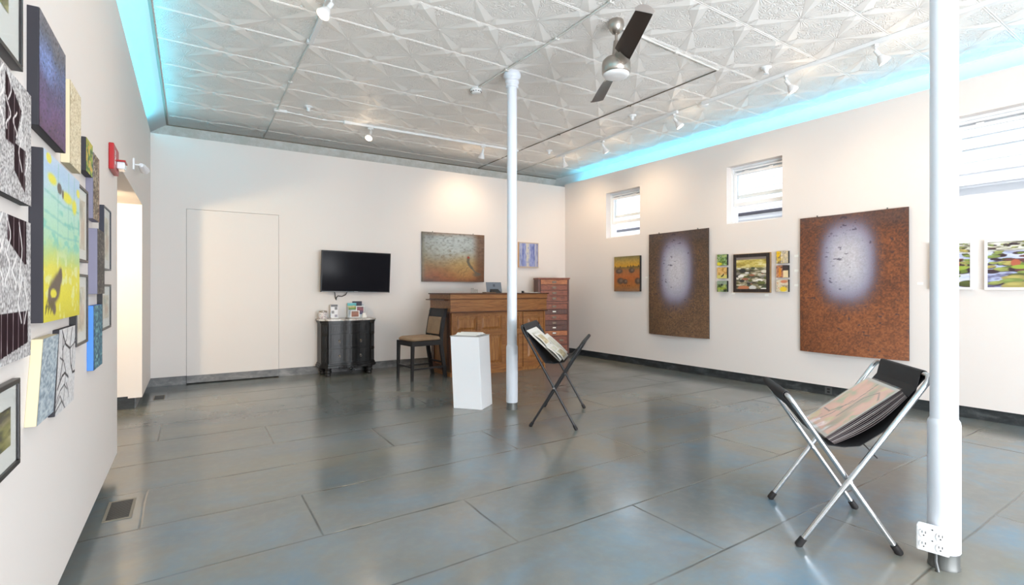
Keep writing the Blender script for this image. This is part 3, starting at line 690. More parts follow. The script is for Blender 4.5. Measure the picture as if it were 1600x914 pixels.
for nm, x0, fn in (('a', 0, lambda y: (-0.56, y)), ('b', 1, lambda y: (6.415-0.03*y+0.135, y))):
    mb = MB(); p0, p1 = fn(-2.9), fn(7.9)
    mb.hexa([(p0[0]-0.006,p0[1],3.141 if x0 else 3.101),(p0[0]+0.006,p0[1],3.141 if x0 else 3.101),(p1[0]+0.006,p1[1],3.141 if x0 else 3.101),(p1[0]-0.006,p1[1],3.141 if x0 else 3.101),
             (p0[0]-0.006,p0[1],3.15 if x0 else 3.11),(p0[0]+0.006,p0[1],3.15 if x0 else 3.11),(p1[0]+0.006,p1[1],3.15 if x0 else 3.11),(p1[0]-0.006,p1[1],3.15 if x0 else 3.11)])
    tag(mesh('led_strip', mb, LED), 'cyan light strip glowing behind the top of the %s wall' % ('window' if x0 else 'left picture'), 'light strip')
# street front behind the camera
mb = MB(); mb.box(-0.82, 6.9, -3.12, -3.0, 0, 0.45); mb.box(-0.82, 6.9, -3.12, -3.0, 3.02, 3.5)
for a, b in ((-0.82, 0.25), (1.85, 1.91), (3.0, 3.06), (4.4, 6.9)): mb.box(a, b, -3.12, -3.0, 0.45, 3.02)
struct(mesh('wall_front', mb, WALL))

# double hung windows, lower sash raised
SASH = mat('white vinyl window', rgb(236, 238, 240), 0.35)
def window(i, y0, y1):
    t = link(bpy.data.objects.new('window_%d' % i, None)); c = RW((y0+y1)/2, -0.15, WZ0); t.location = c; WL[t.name] = c; struct(t)
    t.empty_display_size = 0.1
    n0, n1 = -0.225, -0.10; e = 0.001
    def ring(y0, y1, z0, z1, w, wb, n0, n1):
        m = MB(); rbox(m, y0, y1, z0, z0+wb, n0, n1); rbox(m, y0, y1, z1-w, z1, n0, n1); rbox(m, y0, y0+w, z0+wb, z1-w, n0, n1); rbox(m, y1-w, y1, z0+wb, z1-w, n0, n1); return m
    m = ring(y0+e, y1-e, WZ0+e, WZ1-e, 0.028, 0.028, n0, n1)
    rbox(m, y0+0.03, y1-0.03, WZ1-0.055, WZ1-0.03, n0+0.02, n1-0.02)
    rbox(m, y0+0.029, y0+0.045, WZ0+0.03, WZ1-0.03, -0.165, -0.158); rbox(m, y1-0.045, y1-0.029, WZ0+0.03, WZ1-0.03, -0.165, -0.158)
    mesh('window_frame', m, SASH, t)
    s = mesh('upper_sash', ring(y0+0.034, y1-0.034, 2.50, WZ1-0.06, 0.03, 0.045, -0.20, -0.168), SASH, t)
    m = MB(); rbox(m, y0+0.062, y1-0.062, 2.54, WZ1-0.088, -0.187, -0.183); mesh('pane', m, PANE, s)
    s = mesh('lower_sash', ring(y0+0.034, y1-0.034, 2.385, 2.845, 0.03, 0.05, -0.155, -0.118), SASH, t)
    m = MB(); rbox(m, y0+0.062, y1-0.062, 2.43, 2.817, -0.139, -0.135); mesh('pane', m, PANE, s)
    m = MB()
    for f in (0.28, 0.72):
        yc = y0+(y1-y0)*f; rbox(m, yc-0.03, yc+0.03, 2.845, 2.862, -0.15, -0.125)
    mesh('sash_lock', m, SASH, s)
for i, (a, b) in enumerate(WINS[:3]): window(i+1, a, b)

# house next door seen through the windows
SIDING = mat('white lap siding', rgb(240, 242, 246), 0.6); ROOFM = mat('pale grey shingles', rgb(176, 172, 178), 0.8); GUT = mat('dark gutter', rgb(70, 68, 76), 0.5)
HG0 = 3.6
t = thing('neighbouring_house', (8.6, 4.0, 0), 'white sided house with a low grey roof skirt, seen outside through the high windows', 'house')
mb = MB(); z = 2.55
while z < 5.6:
    mb.hexa([(8.98,HG0,z),(9.3,HG0,z),(9.3,14,z),(8.98,14,z),(9.005,HG0,z+0.15),(9.3,HG0,z+0.15),(9.3,14,z+0.15),(9.005,14,z+0.15)]); z += 0.15
z = 0.0
while z < 2.45:
    mb.hexa([(8.28,-4,z),(8.6,-4,z),(8.6,14,z),(8.28,14,z),(8.30,-4,z+0.12),(8.6,-4,z+0.12),(8.6,14,z+0.12),(8.30,14,z+0.12)]); z += 0.12
z = 2.4
while z < 5.6:
    mb.hexa([(8.28,-4,z),(8.9,-4,z),(8.9,HG0,z),(8.28,HG0,z),(8.305,-4,z+0.15),(8.9,-4,z+0.15),(8.9,HG0,z+0.15),(8.305,HG0,z+0.15)]); z += 0.15
mesh('siding', mb, SIDING, t)
mb = MB()
for k in range(7):
    x0 = 8.12+k*0.125; z0 = 2.56+k*0.045
    mb.hexa([(x0,HG0,z0),(x0+0.14,HG0,z0+0.038),(x0+0.14,14,z0+0.038),(x0,14,z0),(x0,HG0,z0+0.012),(x0+0.14,HG0,z0+0.05),(x0+0.14,14,z0+0.05),(x0,14,z0+0.012)])
mesh('roof_skirt', mb, ROOFM, t)
mb = MB(); mb.box(8.06, 8.13, HG0, 14, 2.515, 2.555); mesh('gutter', mb, GUT, t)
mb = MB(); mb.box(8.10, 8.30, HG0, 14, 2.44, 2.51); mesh('fascia', mb, SIDING, t)
mb = MB(); mb.box(6.95, 12, -6, 16, -0.3, -0.02); struct(mesh('ground_outside', mb, mat('pale gravel alley', rgb(170,168,164), 0.9)))

# =================================================================== COLUMNS
def column(x, y, label, side):
    t = thing('column', (x, y, 0), label, 'column', None)
    mb = MB(); mb.lathe([(0.051, 0.665), (0.051, 3.36)], (x, y, 0)); mesh('shaft', mb, COLW, t)
    mb = MB(); mb.lathe([(0.058, 0.072), (0.0605, 0.076), (0.0605, 0.64), (0.058, 0.655), (0.051, 0.667)], (x, y, 0)); mesh('sleeve', mb, COLW, t)
    mb = MB(); mb.lathe([(0.060, 0.0), (0.060, 0.008), (0.057, 0.012), (0.057, 0.0715)], (x, y, 0)); mesh('base', mb, mat('bare iron base', rgb(96, 98, 96), 0.45, 0.4), t)
    mb = MB(); mb.lathe([(0.052, 3.335), (0.062, 3.34), (0.066, 3.352), (0.062, 3.364), (0.060, 3.372), (0.068, 3.378), (0.074, 3.392), (0.072, 3.408), (0.064, 3.418), (0.066, 3.428), (0.084, 3.440), (0.090, 3.455), (0.090, 3.475), (0.084, 3.4985)], (x, y, 0)); mesh('capital', mb, COLW, t)
    return t
column(2.837, 4.555, 'slim white round column beside the white pedestal, capital at the ceiling', 0)
column(2.885, 0.945, 'nearest white column, with an outlet box at its foot', 1)

# outlet box on the near column
ox, oy = 2.885, 0.945
dv = Vector((-0.93, -0.37, 0)).normalized(); dv = Vector((-ox, -oy+0.35, 0)).normalized(); rt_ = Vector((-dv.y, dv.x, 0))
rt_ = Vector((dv.y, -dv.x, 0)) if rt_.dot(Vector((0.85, -0.53, 0))) < 0 else rt_
bc = Vector((ox, oy, 0)) + dv*0.085
def OB(a, z, n): q = bc + rt_*a + dv*n; return (q.x, q.y, z)
t = thing('outlet_box', OB(-0.03, 0.06, 0), 'white painted four socket outlet box at the foot of the near column', 'electrical outlet')
mb = MB(); mb.hexa([OB(-0.085,0.082,-0.026),OB(0.03,0.082,-0.026),OB(0.03,0.082,0.02),OB(-0.085,0.082,0.02),OB(-0.085,0.195,-0.026),OB(0.03,0.195,-0.026),OB(0.03,0.195,0.02),OB(-0.085,0.195,0.02)])
mesh('box_body', mb, WHITE, t, bevel=0.006)
def disc(mb, F, a, z, ra, rz, n0, n1, k=18):
    r0 = [F(a+ra*math.cos(2*PI*i/k), z+rz*math.sin(2*PI*i/k), n0) for i in range(k)]; r1 = [F(a+ra*math.cos(2*PI*i/k), z+rz*math.sin(2*PI*i/k), n1) for i in range(k)]
    mb.add(r0+r1, [tuple(range(k-1,-1,-1)), tuple(range(k, 2*k))]+[(i,(i+1)%k,k+(i+1)%k,k+i) for i in range(k)])
SLOT = mat('dark socket slot', rgb(34,30,30), 0.6)
for a in (-0.056, 0.002):
    for z in (0.162, 0.113):
        mb = MB(); disc(mb, OB, a, z, 0.0175, 0.0195, 0.02, 0.0235); rc = mesh('receptacle', mb, WHITE, t)
        mb = MB()
        for s0 in (-0.008, 0.004): 
            mb.hexa([OB(a+s0,z+0.001,0.0236),OB(a+s0+0.0025,z+0.001,0.0236),OB(a+s0+0.0025,z+0.001,0.0242),OB(a+s0,z+0.001,0.0242),OB(a+s0,z+0.011,0.0236),OB(a+s0+0.0025,z+0.011,0.0236),OB(a+s0+0.0025,z+0.011,0.0242),OB(a+s0,z+0.011,0.0242)])
        disc(mb, OB, a-0.001, z-0.008, 0.003, 0.003, 0.0236, 0.0242, 8); mesh('slots', mb, SLOT, rc)
for z in (0.186, 0.137):
    mb = MB(); disc(mb, OB, -0.027, z, 0.003, 0.003, 0.02, 0.0225, 8); mesh('screw', mb, STEEL, t)
mb = MB(); mb.tube([OB(-0.02,0.083,-0.01), OB(-0.02,0.04,-0.008), OB(-0.01,0.0,0.0)], 0.008); mesh('conduit', mb, STEEL, t)

# =================================================================== FLOOR VENTS
VENTM = mat('worn bronze register', rgb(92, 90, 86), 0.4, 0.5); VBACK = mat('dark duct', rgb(20,22,26), 0.8)
def vent(x0, x1, y0, y1, n, label):
    t = thing('floor_vent', ((x0+x1)/2, (y0+y1)/2, 0), label, 'floor vent')
    w = 0.014 if y1-y0 > 0.29 else 0.008
    mb = MB(); mb.box(x0, x1, y0, y0+w, 0.0005, 0.004); mb.box(x0, x1, y1-w, y1, 0.0005, 0.004); mb.box(x0, x0+w, y0+w, y1-w, 0.0005, 0.004); mb.box(x1-w, x1, y0+w, y1-w, 0.0005, 0.004)
    mesh('frame', mb, mat('tan register rim', rgb(134,126,112), 0.5), t)
    mb = MB(); mb.box(x0+w, x1-w, y0+w, y1-w, 0.0004, 0.0012); mesh('duct', mb, VBACK, t)
    mb = MB()
    for k in range(n):
        y = y0+w+(y1-y0-2*w)*(k+0.5)/n; mb.box(x0+w, x1-w, y-0.0028, y+0.0028, 0.0012, 0.0034)
    mesh('louvres', mb, VENTM, t)
vent(-0.405, -0.275, 3.49, 3.80, 20, 'larger floor vent at the foot of the left picture wall')
vent(-0.36, -0.255, 7.02, 7.30, 14, 'small dark floor vent near the back left corner')

# =================================================================== ART ON THE BACK WALL
def tapestry(F, w, h, fn, label, nx, ny, bow, m=WEAVE):
    t = thing('tapestry', F(w/2, 0, 0), label, 'tapestry')
    dz = lambda a, b: 0.025+bow*(1-b)**2*math.sin(PI*a)**0.7*1.0+0.006*math.sin(a*5+b*3)
    art_face('textile_face', F, w, h, fn, m, t, nx, ny, dz)
    mb = MB(); s = np.linspace(0, 1, 24); tt = np.linspace(0, 1, 24)
    mb.grid([[F(a*w, b*h, dz(a, b)-0.012) for a in s] for b in tt])
    for side in (0, 1):
        mb.grid([[F(side*w, b*h, dz(side, b)-k) for b in tt] for k in (0.0, 0.012)], False); mb.grid([[F(a*w, side*h, dz(a, side)-k) for a in s] for k in (0.0, 0.012)], False)
    mesh('backing', mb, mat('dark tapestry backing', rgb(50,42,40), 0.8), t, fix=False)
    for a in (0.17, 0.82):
        mb = MB(); fbox(mb, F, a*w-0.004, a*w+0.004, h-0.02, h+0.018, 0.0, 0.012); mesh('hanging_tab', mb, STEEL, t)
    return t
tapestry(FB(3.204, 1.368), 1.165, 0.82, p_pheasant, 'brown and gold landscape with a long tailed bird, above the reception desk', 120, 90, 0.07, art_mat('varnished textile', 0.45, 0.5, 160, 0.6))
canvas(FB(5.085, 1.643), 0.44, 0.463, 0.03, p_bluewood, 'small blue wood grain painting right of the far column', mat('raw orange wood edge', rgb(214,160,104), 0.6), 60, 60)

# =================================================================== ART ON THE RIGHT WALL
tapestry(FR(5.838, 0.537), 1.095, 1.578, lambda X, Y: p_glow(X, Y, False), 'dull brown tapestry with a pale violet glow, between the two small windows', 170, 240, 0.06)
tapestry(FR(3.469, 0.500), 1.105, 1.601, lambda X, Y: p_glow(X, Y, True), 'rust orange tapestry with a pale glow, closest to the near column', 190, 270, 0.06)
KEDGE = mat('black canvas edge', rgb(28,30,30), 0.6)
canvas(FR(6.593, 1.206), 0.575, 0.588, 0.045, p_hay, 'square ochre painting of hay bales in a field under the far window', KEDGE, 70, 70)
SG = 'small square canvases around the shore painting'
for k, (z, lb) in enumerate(((1.573, 'small green and yellow canvas, top of the left stack of three'), (1.394, 'small orange canvas with a black mark, middle of the left stack'), (1.208, 'small dark green canvas, bottom of the left stack of three'))):
    canvas(FR(4.601, z), 0.152, 0.152, 0.038, lambda X, Y, k=k: p_small(X, Y, k), lb, KEDGE, 30, 30, group=SG)
for k, (z, lb) in enumerate(((1.569, 'small canvas with a yellow corner and white stripe, top of the right stack'), (1.391, 'small rust canvas with an orange figure, middle of the right stack'), (1.212, 'small pale canvas with a yellow patch, bottom of the right stack'))):
    canvas(FR(3.757, z), 0.148, 0.152, 0.038, lambda X, Y, k=k: p_small(X, Y, k+3), lb, KEDGE, 30, 30, group=SG)
framed(FR(4.352, 1.206), 0.505, 0.505, 0.04, 0.042, 0.0, p_shore, 'brown framed painting of a rocky shore between the two stacks of small canvases', FRAMEB, 80, 80, cat='framed picture', glass=False, lip=GOLD, name='framed_painting', mount=True, facem=ART)
framed(FR(2.185, 1.243), 0.335, 0.468, 0.035, 0.022, 0.0, lambda X, Y: p_lily(X, Y, 7, 0.7), 'narrow white framed water lily picture half hidden behind the near column', FRAMEW, 60, 80, glass=False, mount=True)
framed(FR(1.768, 1.241), 0.70, 0.465, 0.035, 0.022, 0.0, lambda X, Y: p_lily(X, Y, 12, 1.5), 'wide white framed water lily picture at the right edge', FRAMEW, 150, 100, glass=False, mount=True)
for k, (y, z, lb) in enumerate(((4.40, 1.175, 'tiny wall label under the left edge of the shore painting'), (3.93, 1.155, 'tiny wall label just below the framed shore painting'), (3.55, 1.64, 'tiny wall label beside the top right small canvas'), (3.55, 1.46, 'tiny wall label beside the middle right small canvas'), (3.55, 1.28, 'tiny wall label beside the bottom right small canvas'), (2.30, 1.29, 'tiny wall label right of the rust orange tapestry'), (5.93, 1.42, 'tiny wall label right of the hay bale painting'))):
    mb = MB(); fbox(mb, FR(y, z), 0, 0.05, 0, 0.028, 0, 0.003); tag(mesh('wall_label', mb, PAPER), lb, 'wall label', 'picture labels on the window wall')
t = thing('wall_outlet', RW(3.17, -0.03, 0.02), 'grey outlet plate set in the dark baseboard under the rust tapestry', 'electrical outlet')
mb = MB(); rbox(mb, 3.13, 3.21, 0.015, 0.1, -0.03, -0.026); mesh('cover_plate', mb, STEEL, t)
mb = MB(); rbox(mb, 3.155, 3.185, 0.03, 0.052, -0.026, -0.024); rbox(mb, 3.155, 3.185, 0.062, 0.084, -0.026, -0.024); mesh('socket', mb, SLOT, t)

# =================================================================== ART ON THE LEFT WALL
CANV = mat('cream canvas edge', rgb(206, 194, 162), 0.75); CANVW = mat('pale canvas edge', rgb(220, 214, 204), 0.7)
DEDGE = mat('blackish canvas edge', rgb(34,32,40), 0.6); SLATE = mat('slate violet canvas edge', rgb(118,116,136), 0.6); BLUE_E = mat('bright blue canvas edge', rgb(64,128,214), 0.5)
framed(FL(1.46, 1.87), 0.535, 0.66, 0.026, 0.014, 0.10, lambda X, Y: p_garden(X, Y, 1), 'black framed print cut by the top left corner of the view', FRAMEK)
canvas(FL(2.158, 1.763), 0.40, 0.372, 0.030, p_purple, 'thick dark violet textured painting with black edges, high on the left wall', DEDGE, 60, 70)
canvas(FL(2.645, 1.746), 0.235, 0.33, 0.030, p_cream, 'cream speckled panel right of the dark violet painting', CANV, 50, 60)
canvas(FL(3.01, 1.787), 0.185, 0.154, 0.030, p_greenland, 'small green and orange landscape with a black edge, near the fire alarm', DEDGE, 36, 30)
canvas(FL(3.215, 1.593), 0.19, 0.325, 0.030, lambda X, Y: p_bark(X, Y, 0), 'brown and white bark textured panel below the small green landscape', SLATE, 40, 60)
canvas(FL(1.46, 1.498), 0.625, 0.332, 0.025, lambda X, Y: p_bw(X*1.35-0.35, Y, 1), 'upper black and white linocut print at the left edge', KEDGE, 260, 140, cat='print', name='canvas_print', m=LINO)
canvas(FL(1.46, 1.05), 0.635, 0.398, 0.022, lambda X, Y: p_bw(X*1.35-0.35, Y, 2), 'lower black and white linocut print at the left edge', KEDGE, 260, 150, cat='print', name='canvas_print', m=LINO)
canvas(FL(2.178, 1.141), 0.625, 0.558, 0.036, p_birdfield, 'large pale blue and yellow painting of a standing bird with thick black edge', DEDGE, 110, 110)
framed(FL(2.862, 1.37), 0.26, 0.336, 0.024, 0.012, 0.045, lambda X, Y: p_drawing(X, Y, 0), 'brown framed drawing right of the top half of the bird painting', FRAMEB)
framed(FL(2.815, 1.003), 0.285, 0.312, 0.026, 0.012, 0.045, lambda X, Y: p_drawing(X, Y, 1), 'dark framed drawing right of the bottom of the bird painting', FRAMEK)
canvas(FL(3.284, 1.224), 0.245, 0.328, 0.038, lambda X, Y: p_bark(X, Y, 1), 'dark scratchy panel with a wide slate violet side', SLATE, 40, 60)
canvas(FL(3.248, 0.846), 0.292, 0.32, 0.027, p_bluegrain, 'teal grained panel with a bright blue side, below the slate sided panel', BLUE_E, 50, 60)
framed(FL(3.64, 1.358), 0.30, 0.36, 0.024, 0.009, 0.05, lambda X, Y: p_drawing(X, Y, 2), 'thin navy framed drawing, the upper one nearest the alcove', FRAMEN)
framed(FL(3.57, 1.018), 0.37, 0.258, 0.024, 0.013, 0.05, lambda X, Y: p_drawing(X, Y, 3), 'thin dark framed drawing, the lower one nearest the alcove', FRAMEK)
canvas(FL(2.125, 0.825), 0.228, 0.263, 0.030, p_teal, 'pale blue textured panel with cream canvas sides, low on the left wall', CANV, 40, 60, tilt=0.33)
canvas(FL(2.435, 0.79), 0.345, 0.307, 0.020, p_lines, 'white painting with looping black brush lines', DEDGE, 90, 90, tilt=0.25)
framed(FL(1.42, 0.75), 0.585, 0.245, 0.018, 0.014, 0.055, lambda X, Y: p_garden(X, Y, 2), 'black framed green print, lowest at the left edge', FRAMEK, 90, 40)

# fire alarm and small lamp
F = FL(4.03, 1.995)
t = thing('fire_alarm', F(0.13, 0, 0), 'red fire alarm strobe high on the left wall', 'fire alarm')
mb = MB(); fbox(mb, F, 0, 0.26, 0, 0.165, 0, 0.028); mesh('housing', mb, RED, t, bevel=0.006)
mb = MB(); fbox(mb, F, 0.13, 0.235, 0.03, 0.075, 0.028, 0.07); mesh('strobe_lens', mb, mat('clear strobe lens', rgb(222,228,232), 0.1), t, bevel=0.005)
mb = MB(); fbox(mb, F, 0.12, 0.245, 0.075, 0.085, 0.028, 0.075); mesh('lens_hood', mb, RED, t)
cu = bpy.data.curves.new('fire_text', 'FONT'); cu.body = 'FIRE'; cu.size = 0.05; cu.extrude = 0.0006; cu.align_x = 'CENTER'; cu.align_y = 'CENTER'
tmp = bpy.data.objects.new('tmp', cu); COL.objects.link(tmp); bpy.context.view_layer.update()
me = bpy.data.meshes.new_from_object(tmp.evaluated_get(bpy.context.evaluated_depsgraph_get())); bpy.data.objects.remove(tmp); bpy.data.curves.remove(cu)
me.materials.clear(); me.materials.append(WHITE)
lo = link(bpy.data.objects.new('lettering', me)); lo.parent = t; lo.location = (0.0295, -0.075, 0.085)
lo.rotation_euler = Matrix(((0,0,1),(0,1,0),(-1,0,0))).to_euler()
F = FL(5.60, 2.30)
t = thing('wall_lamp', F(0.08, 0, 0), 'small white swivel spotlight on the wall above the alcove opening', 'wall lamp')
mb = MB(); fbox(mb, F, 0.0, 0.06, 0.0, 0.10, 0, 0.012); mesh('wall_plate', mb, WHITE, t, bevel=0.003)
mb = MB(); mb.tube([F(0.035,0.05,0.014), F(0.05,0.05,0.045), F(0.09,0.05,0.06)], 0.007); mesh('arm', mb, WHITE, t)
mb = MB(); mb.tube([F(0.07,0.055,0.055), F(0.12,0.05,0.062), F(0.21,0.04,0.075)], [0.018, 0.03, 0.038], 16); mesh('lamp_head', mb, mat('glossy white lamp head', rgb(228,228,232), 0.25), t)

# =================================================================== TELEVISION
tx0, tx1, tz0, tz1 = 1.600, 2.625, 1.196, 1.803
t = thing('television', (2.11, YB, 1.2), 'flat black television mounted on the back wall above the black chest', 'television')
ca, sa = math.cos(rad(-0.9)), math.sin(rad(-0.9))
def TV(x, z, n):
    a, b = x-2.112, z-1.5; return (2.112+a*ca-b*sa, 7.80-n-(b)*0.06, 1.5+a*sa+b*ca)
def tvb(mb, x0, x1, z0, z1, n0, n1): return mb.hexa([TV(x0,z0,n0),TV(x1,z0,n0),TV(x1,z0,n1),TV(x0,z0,n1),TV(x0,z1,n0),TV(x1,z1,n0),TV(x1,z1,n1),TV(x0,z1,n1)])
TVB = mat('gloss black bezel', rgb(20,20,22), 0.3, 0, 0.2); SCR = mat('dark glass screen', rgb(26,26,31), 0.12, 0, 0.035)
mb = MB(); tvb(mb, tx0, tx1, tz0, tz1, -0.03, 0.012); mesh('casing', mb, TVB, t, bevel=0.003)
mb = MB(); tvb(mb, tx0+0.016, tx1-0.016, tz0+0.022, tz1-0.016, 0.0121, 0.0135); mesh('screen', mb, SCR, t)
mb = MB(); tvb(mb, tx0+0.01, tx1-0.01, tz0+0.004, tz0+0.010, 0.0121, 0.0145); tvb(mb, 2.08, 2.14, tz0+0.006, tz0+0.014, 0.0145, 0.0155); mesh('silver_trim', mb, mat('dull silver trim', rgb(150,150,152), 0.5, 0.3), t)
mb = MB(); mb.box(1.95, 2.3, 7.83, YB-0.001, 1.35, 1.65); mb.box(1.9, 2.35, 7.822, 7.84, 1.3, 1.7); mesh('wall_bracket', mb, BLACK, t)
mb = MB(); mb.tube([(1.80,7.86,1.24),(1.82,7.90,1.17),(1.835,7.94,1.11),(1.845,7.945,1.08),(1.85,7.94,1.12),(1.87,7.93,1.145),(1.93,7.93,1.135),(1.98,7.92,1.16),(2.0,7.87,1.22)], 0.006, 8); mesh('power_cable', mb, RUBBER, t)

# =================================================================== BLACK CHEST
def chest():
    x0, x1, yf, yb = 1.575, 2.335, 7.60, 7.935
    t = thing('chest_of_drawers', (1.955, 7.77, 0), 'black painted chest with carved bowed front and stone top, under the television', 'chest of drawers')
    def front(w):   # serpentine front line with canted corners; w widens the outline
        P = []
        for s in np.linspace(0, 1, 25):
            x = x0+0.09-w*0.6+(x1-x0-0.18+w*1.2)*s; P.append((x, yf-0.045*math.sin(PI*s)**1.3-w-0.012*math.cos(4*PI*s)*(math.sin(PI*s))))
        return P
    def outline(w): return [(x0-w, yb)] + [(x0-w, yf+0.075-w*0.4)] + front(w) + [(x1+w, yf+0.075-w*0.4)] + [(x1+w, yb)]
    def ccw(p): return p
    mb = MB(); mb.prism(outline(0), 0.155, 0.775); mesh('carcass', mb, BLKWOOD, t)
    mb = MB(); mb.prism(outline(0.028), 0.79, 0.815); mesh('stone_top', mb, MARBLE, t, bevel=0.004)
    mb = MB(); mb.prism(outline(0.018), 0.770, 0.7895); mb.prism(outline(0.010), 0.755, 0.770); mb.prism(outline(0.030), 0.7895, 0.7905); mesh('top_moulding', mb, BLKWOOD, t)
    mb = MB(); mb.prism(outline(0.026), 0.115, 0.150); mb.prism(outline(0.014), 0.150, 0.175); mesh('plinth', mb, BLKWOOD, t, bevel=0.004)
    def fy(x, w): 
        P = front(w); return np.interp(x, [p[0] for p in P], [p[1] for p in P])
    def slabf(mb, xa, xb, za, zb, d0, d1, k=14):
        xs = np.linspace(xa, xb, k)
        A = [[(x, fy(x, 0)-d1, z) for x in xs] for z in (za, zb)]; mb.grid(A, False)
        mb.grid([[(x, fy(x, 0)-d, zb) for x in xs] for d in (d0, d1)], False); mb.grid([[(x, fy(x, 0)-d, za) for x in xs] for d in (d0, d1)], False)
        for x in (xa, xb): mb.add([(x, fy(x,0)-d0, za), (x, fy(x,0)-d1, za), (x, fy(x,0)-d1, zb), (x, fy(x,0)-d0, zb)], [(0,1,2,3)])
    xa, xb = x0+0.115, x1-0.115
    for z0, z1, kind in ((0.62, 0.745, 0), (0.41, 0.60, 1), (0.195, 0.39, 1)):
        mb = MB(); slabf(mb, xa, xb, z0, z1, 0.0, 0.010)
        f = 0.022
        slabf(mb, xa, xb, z0, z0+f, 0.010, 0.018); slabf(mb, xa, xb, z1-f, z1, 0.010, 0.018); slabf(mb, xa, xa+0.03, z0+f, z1-f, 0.010, 0.018, 3); slabf(mb, xb-0.03, xb, z0+f, z1-f, 0.010, 0.018, 3)
        if kind == 0:
            for q in range(14): 
                xq = xa+0.045+q*(xb-xa-0.09)/13; slabf(mb, xq-0.009, xq+0.009, z0+0.034, z1-0.034, 0.010, 0.016, 3)
        d = mesh('drawer', mb, BLKWOOD, t)
        if kind:
            for xk in (xa+0.115, xb-0.115):
                mb = MB(); yk = fy(xk, 0)-0.010; zk = (z0+z1)/2
                mb.lathe([(0.013, 0), (0.013, 0.004), (0.005, 0.008), (0.005, 0.014), (0.011, 0.02), (0.010, 0.026), (0.0, 0.028)], (xk, yk, zk), 14, Matrix.Rotation(PI/2, 3, 'X'))
                mb.tube([(xk+0.012*math.sin(a), yk-0.018, zk-0.016-0.014*math.cos(a)) for a in np.linspace(-PI, PI, 13)], 0.0025, 6, False)
                mesh('ring_pull', mb, NICKEL, d)
    for sx in (-1, 1):    # canted carved pilasters
        xc = x0+0.048 if sx < 0 else x1-0.048; yc = yf+0.032
        mb = MB()
        for z0, z1, w in ((0.60, 0.745, 0.046), (0.38, 0.585, 0.040), (0.185, 0.365, 0.040), (0.585, 0.60, 0.048), (0.365, 0.38, 0.048), (0.745, 0.757, 0.05), (0.172, 0.185, 0.05)):
            dx, dy = (w*0.77, -w*0.64) if sx < 0 else (w*0.77, w*0.64)
            nx_, ny_ = (-0.64, -0.77) if sx < 0 else (0.64, -0.77)
            p = [(xc-dx-nx_*0.02, yc-dy-ny_*0.02), (xc+dx-nx_*0.02, yc+dy-ny_*0.02), (xc+dx+nx_*0.018, yc+dy+ny_*0.018), (xc-dx+nx_*0.018, yc-dy+ny_*0.018)]
            mb.prism(p, z0, z1)
        for k in range(3):
            f = (k-1)*0.022
            dx, dy = (f*0.77, -f*0.64) if sx < 0 else (f*0.77, f*0.64); nx_, ny_ = (-0.64, -0.77) if sx < 0 else (0.64, -0.77)
            for za, zb in ((0.40, 0.57), (0.2, 0.35), (0.62, 0.73)): mb.tube([(xc+dx+nx_*0.019, yc+dy+ny_*0.019, za), (xc+dx+nx_*0.019, yc+dy+ny_*0.019, zb)], 0.007, 6)
        mesh('pilaster', mb, BLKWOOD, t)
    for xx, yy in ((x0+0.085, yf+0.02), (x1-0.085, yf+0.02), (x0+0.06, yb-0.06), (x1-0.06, yb-0.06)):
        mb = MB(); mb.lathe([(0.034, 0), (0.040, 0.012), (0.040, 0.028), (0.031, 0.036), (0.046, 0.048), (0.050, 0.066), (0.042, 0.080), (0.033, 0.086), (0.046, 0.096), (0.046, 0.115)], (xx, yy, 0), 20); mesh('bun_foot', mb, BLKWOOD, t)
    # carved apron ornament
    mb = MB(); xc = 1.955; yc = fy(xc, 0.02)-0.012
    rs = random.Random(2)
    for sgn in (-1, 1):
        for k, (a, b, r) in enumerate(((0.02, 0.11, 0.026), (0.055, 0.125, 0.022), (0.09, 0.13, 0.018), (0.035, 0.085, 0.020), (0.12, 0.125, 0.014), (0.15, 0.12, 0.011), (0.0, 0.06, 0.016))):
            x = xc+sgn*a; y = fy(x, 0.02)-0.004
            mb.tube([(x+r*(1-q/11)*math.cos(q*0.8+k)*sgn, y-0.004-0.001*q, b+r*(1-q/11)*math.sin(q*0.8+k)) for q in range(10)], 0.006, 6)
    mb.tube([(xc+sg_, yc+0.006, 0.118+0.012*math.cos(sg_*40)) for sg_ in np.linspace(-0.17, 0.17, 25)], 0.008, 8)
    mb.lathe([(0.0, 0.0), (0.02, 0.004), (0.028, 0.012), (0.02, 0.022), (0, 0.026)], (xc, yc+0.01, 0.105), 14, Matrix.Rotation(PI/2, 3, 'X'))
    mesh('carved_ornament', mb, BLKWOOD, t)
chest()
CZ = 0.8155
# things on the chest
t = thing('glass_jar', (1.625, 7.80, CZ), 'round glass jar with a metal lid, left end of the black chest', 'jar')
def speck(name):
    m = mat(name, rough=0.4); n = N(m); n.base(n.ramp(n.noise(60, 3, 0.6, n.coord()), [(0.38, rgb(168,150,160)), (0.5, rgb(214,208,206)), (0.66, rgb(236,232,226))])); return m
mb = MB(); mb.lathe([(0.056, 0.0), (0.062, 0.006), (0.062, 0.086), (0.056, 0.094)], (1.625, 7.80, CZ)); mesh('jar_body', mb, speck('wrapped sweets behind glass'), t)
mb = MB(); mb.lathe([(0.057, 0.0945), (0.059, 0.096), (0.059, 0.112), (0.054, 0.117), (0.02, 0.118), (0.0, 0.118)], (1.625, 7.80, CZ)); mesh('lid', mb, NICKEL, t)
t = thing('leaflet_holder', (1.80, 7.84, CZ), 'tall white leaflet stand with grey squares on the black chest', 'leaflet')
F = FB(1.745, CZ, 7.86); mb = MB(); fbox(mb, F, 0, 0.105, 0.0, 0.205, 0.0, 0.012); fbox(mb, F, 0, 0.105, 0.0, 0.006, -0.03, 0.05); mesh('stand', mb, PAPER, t)
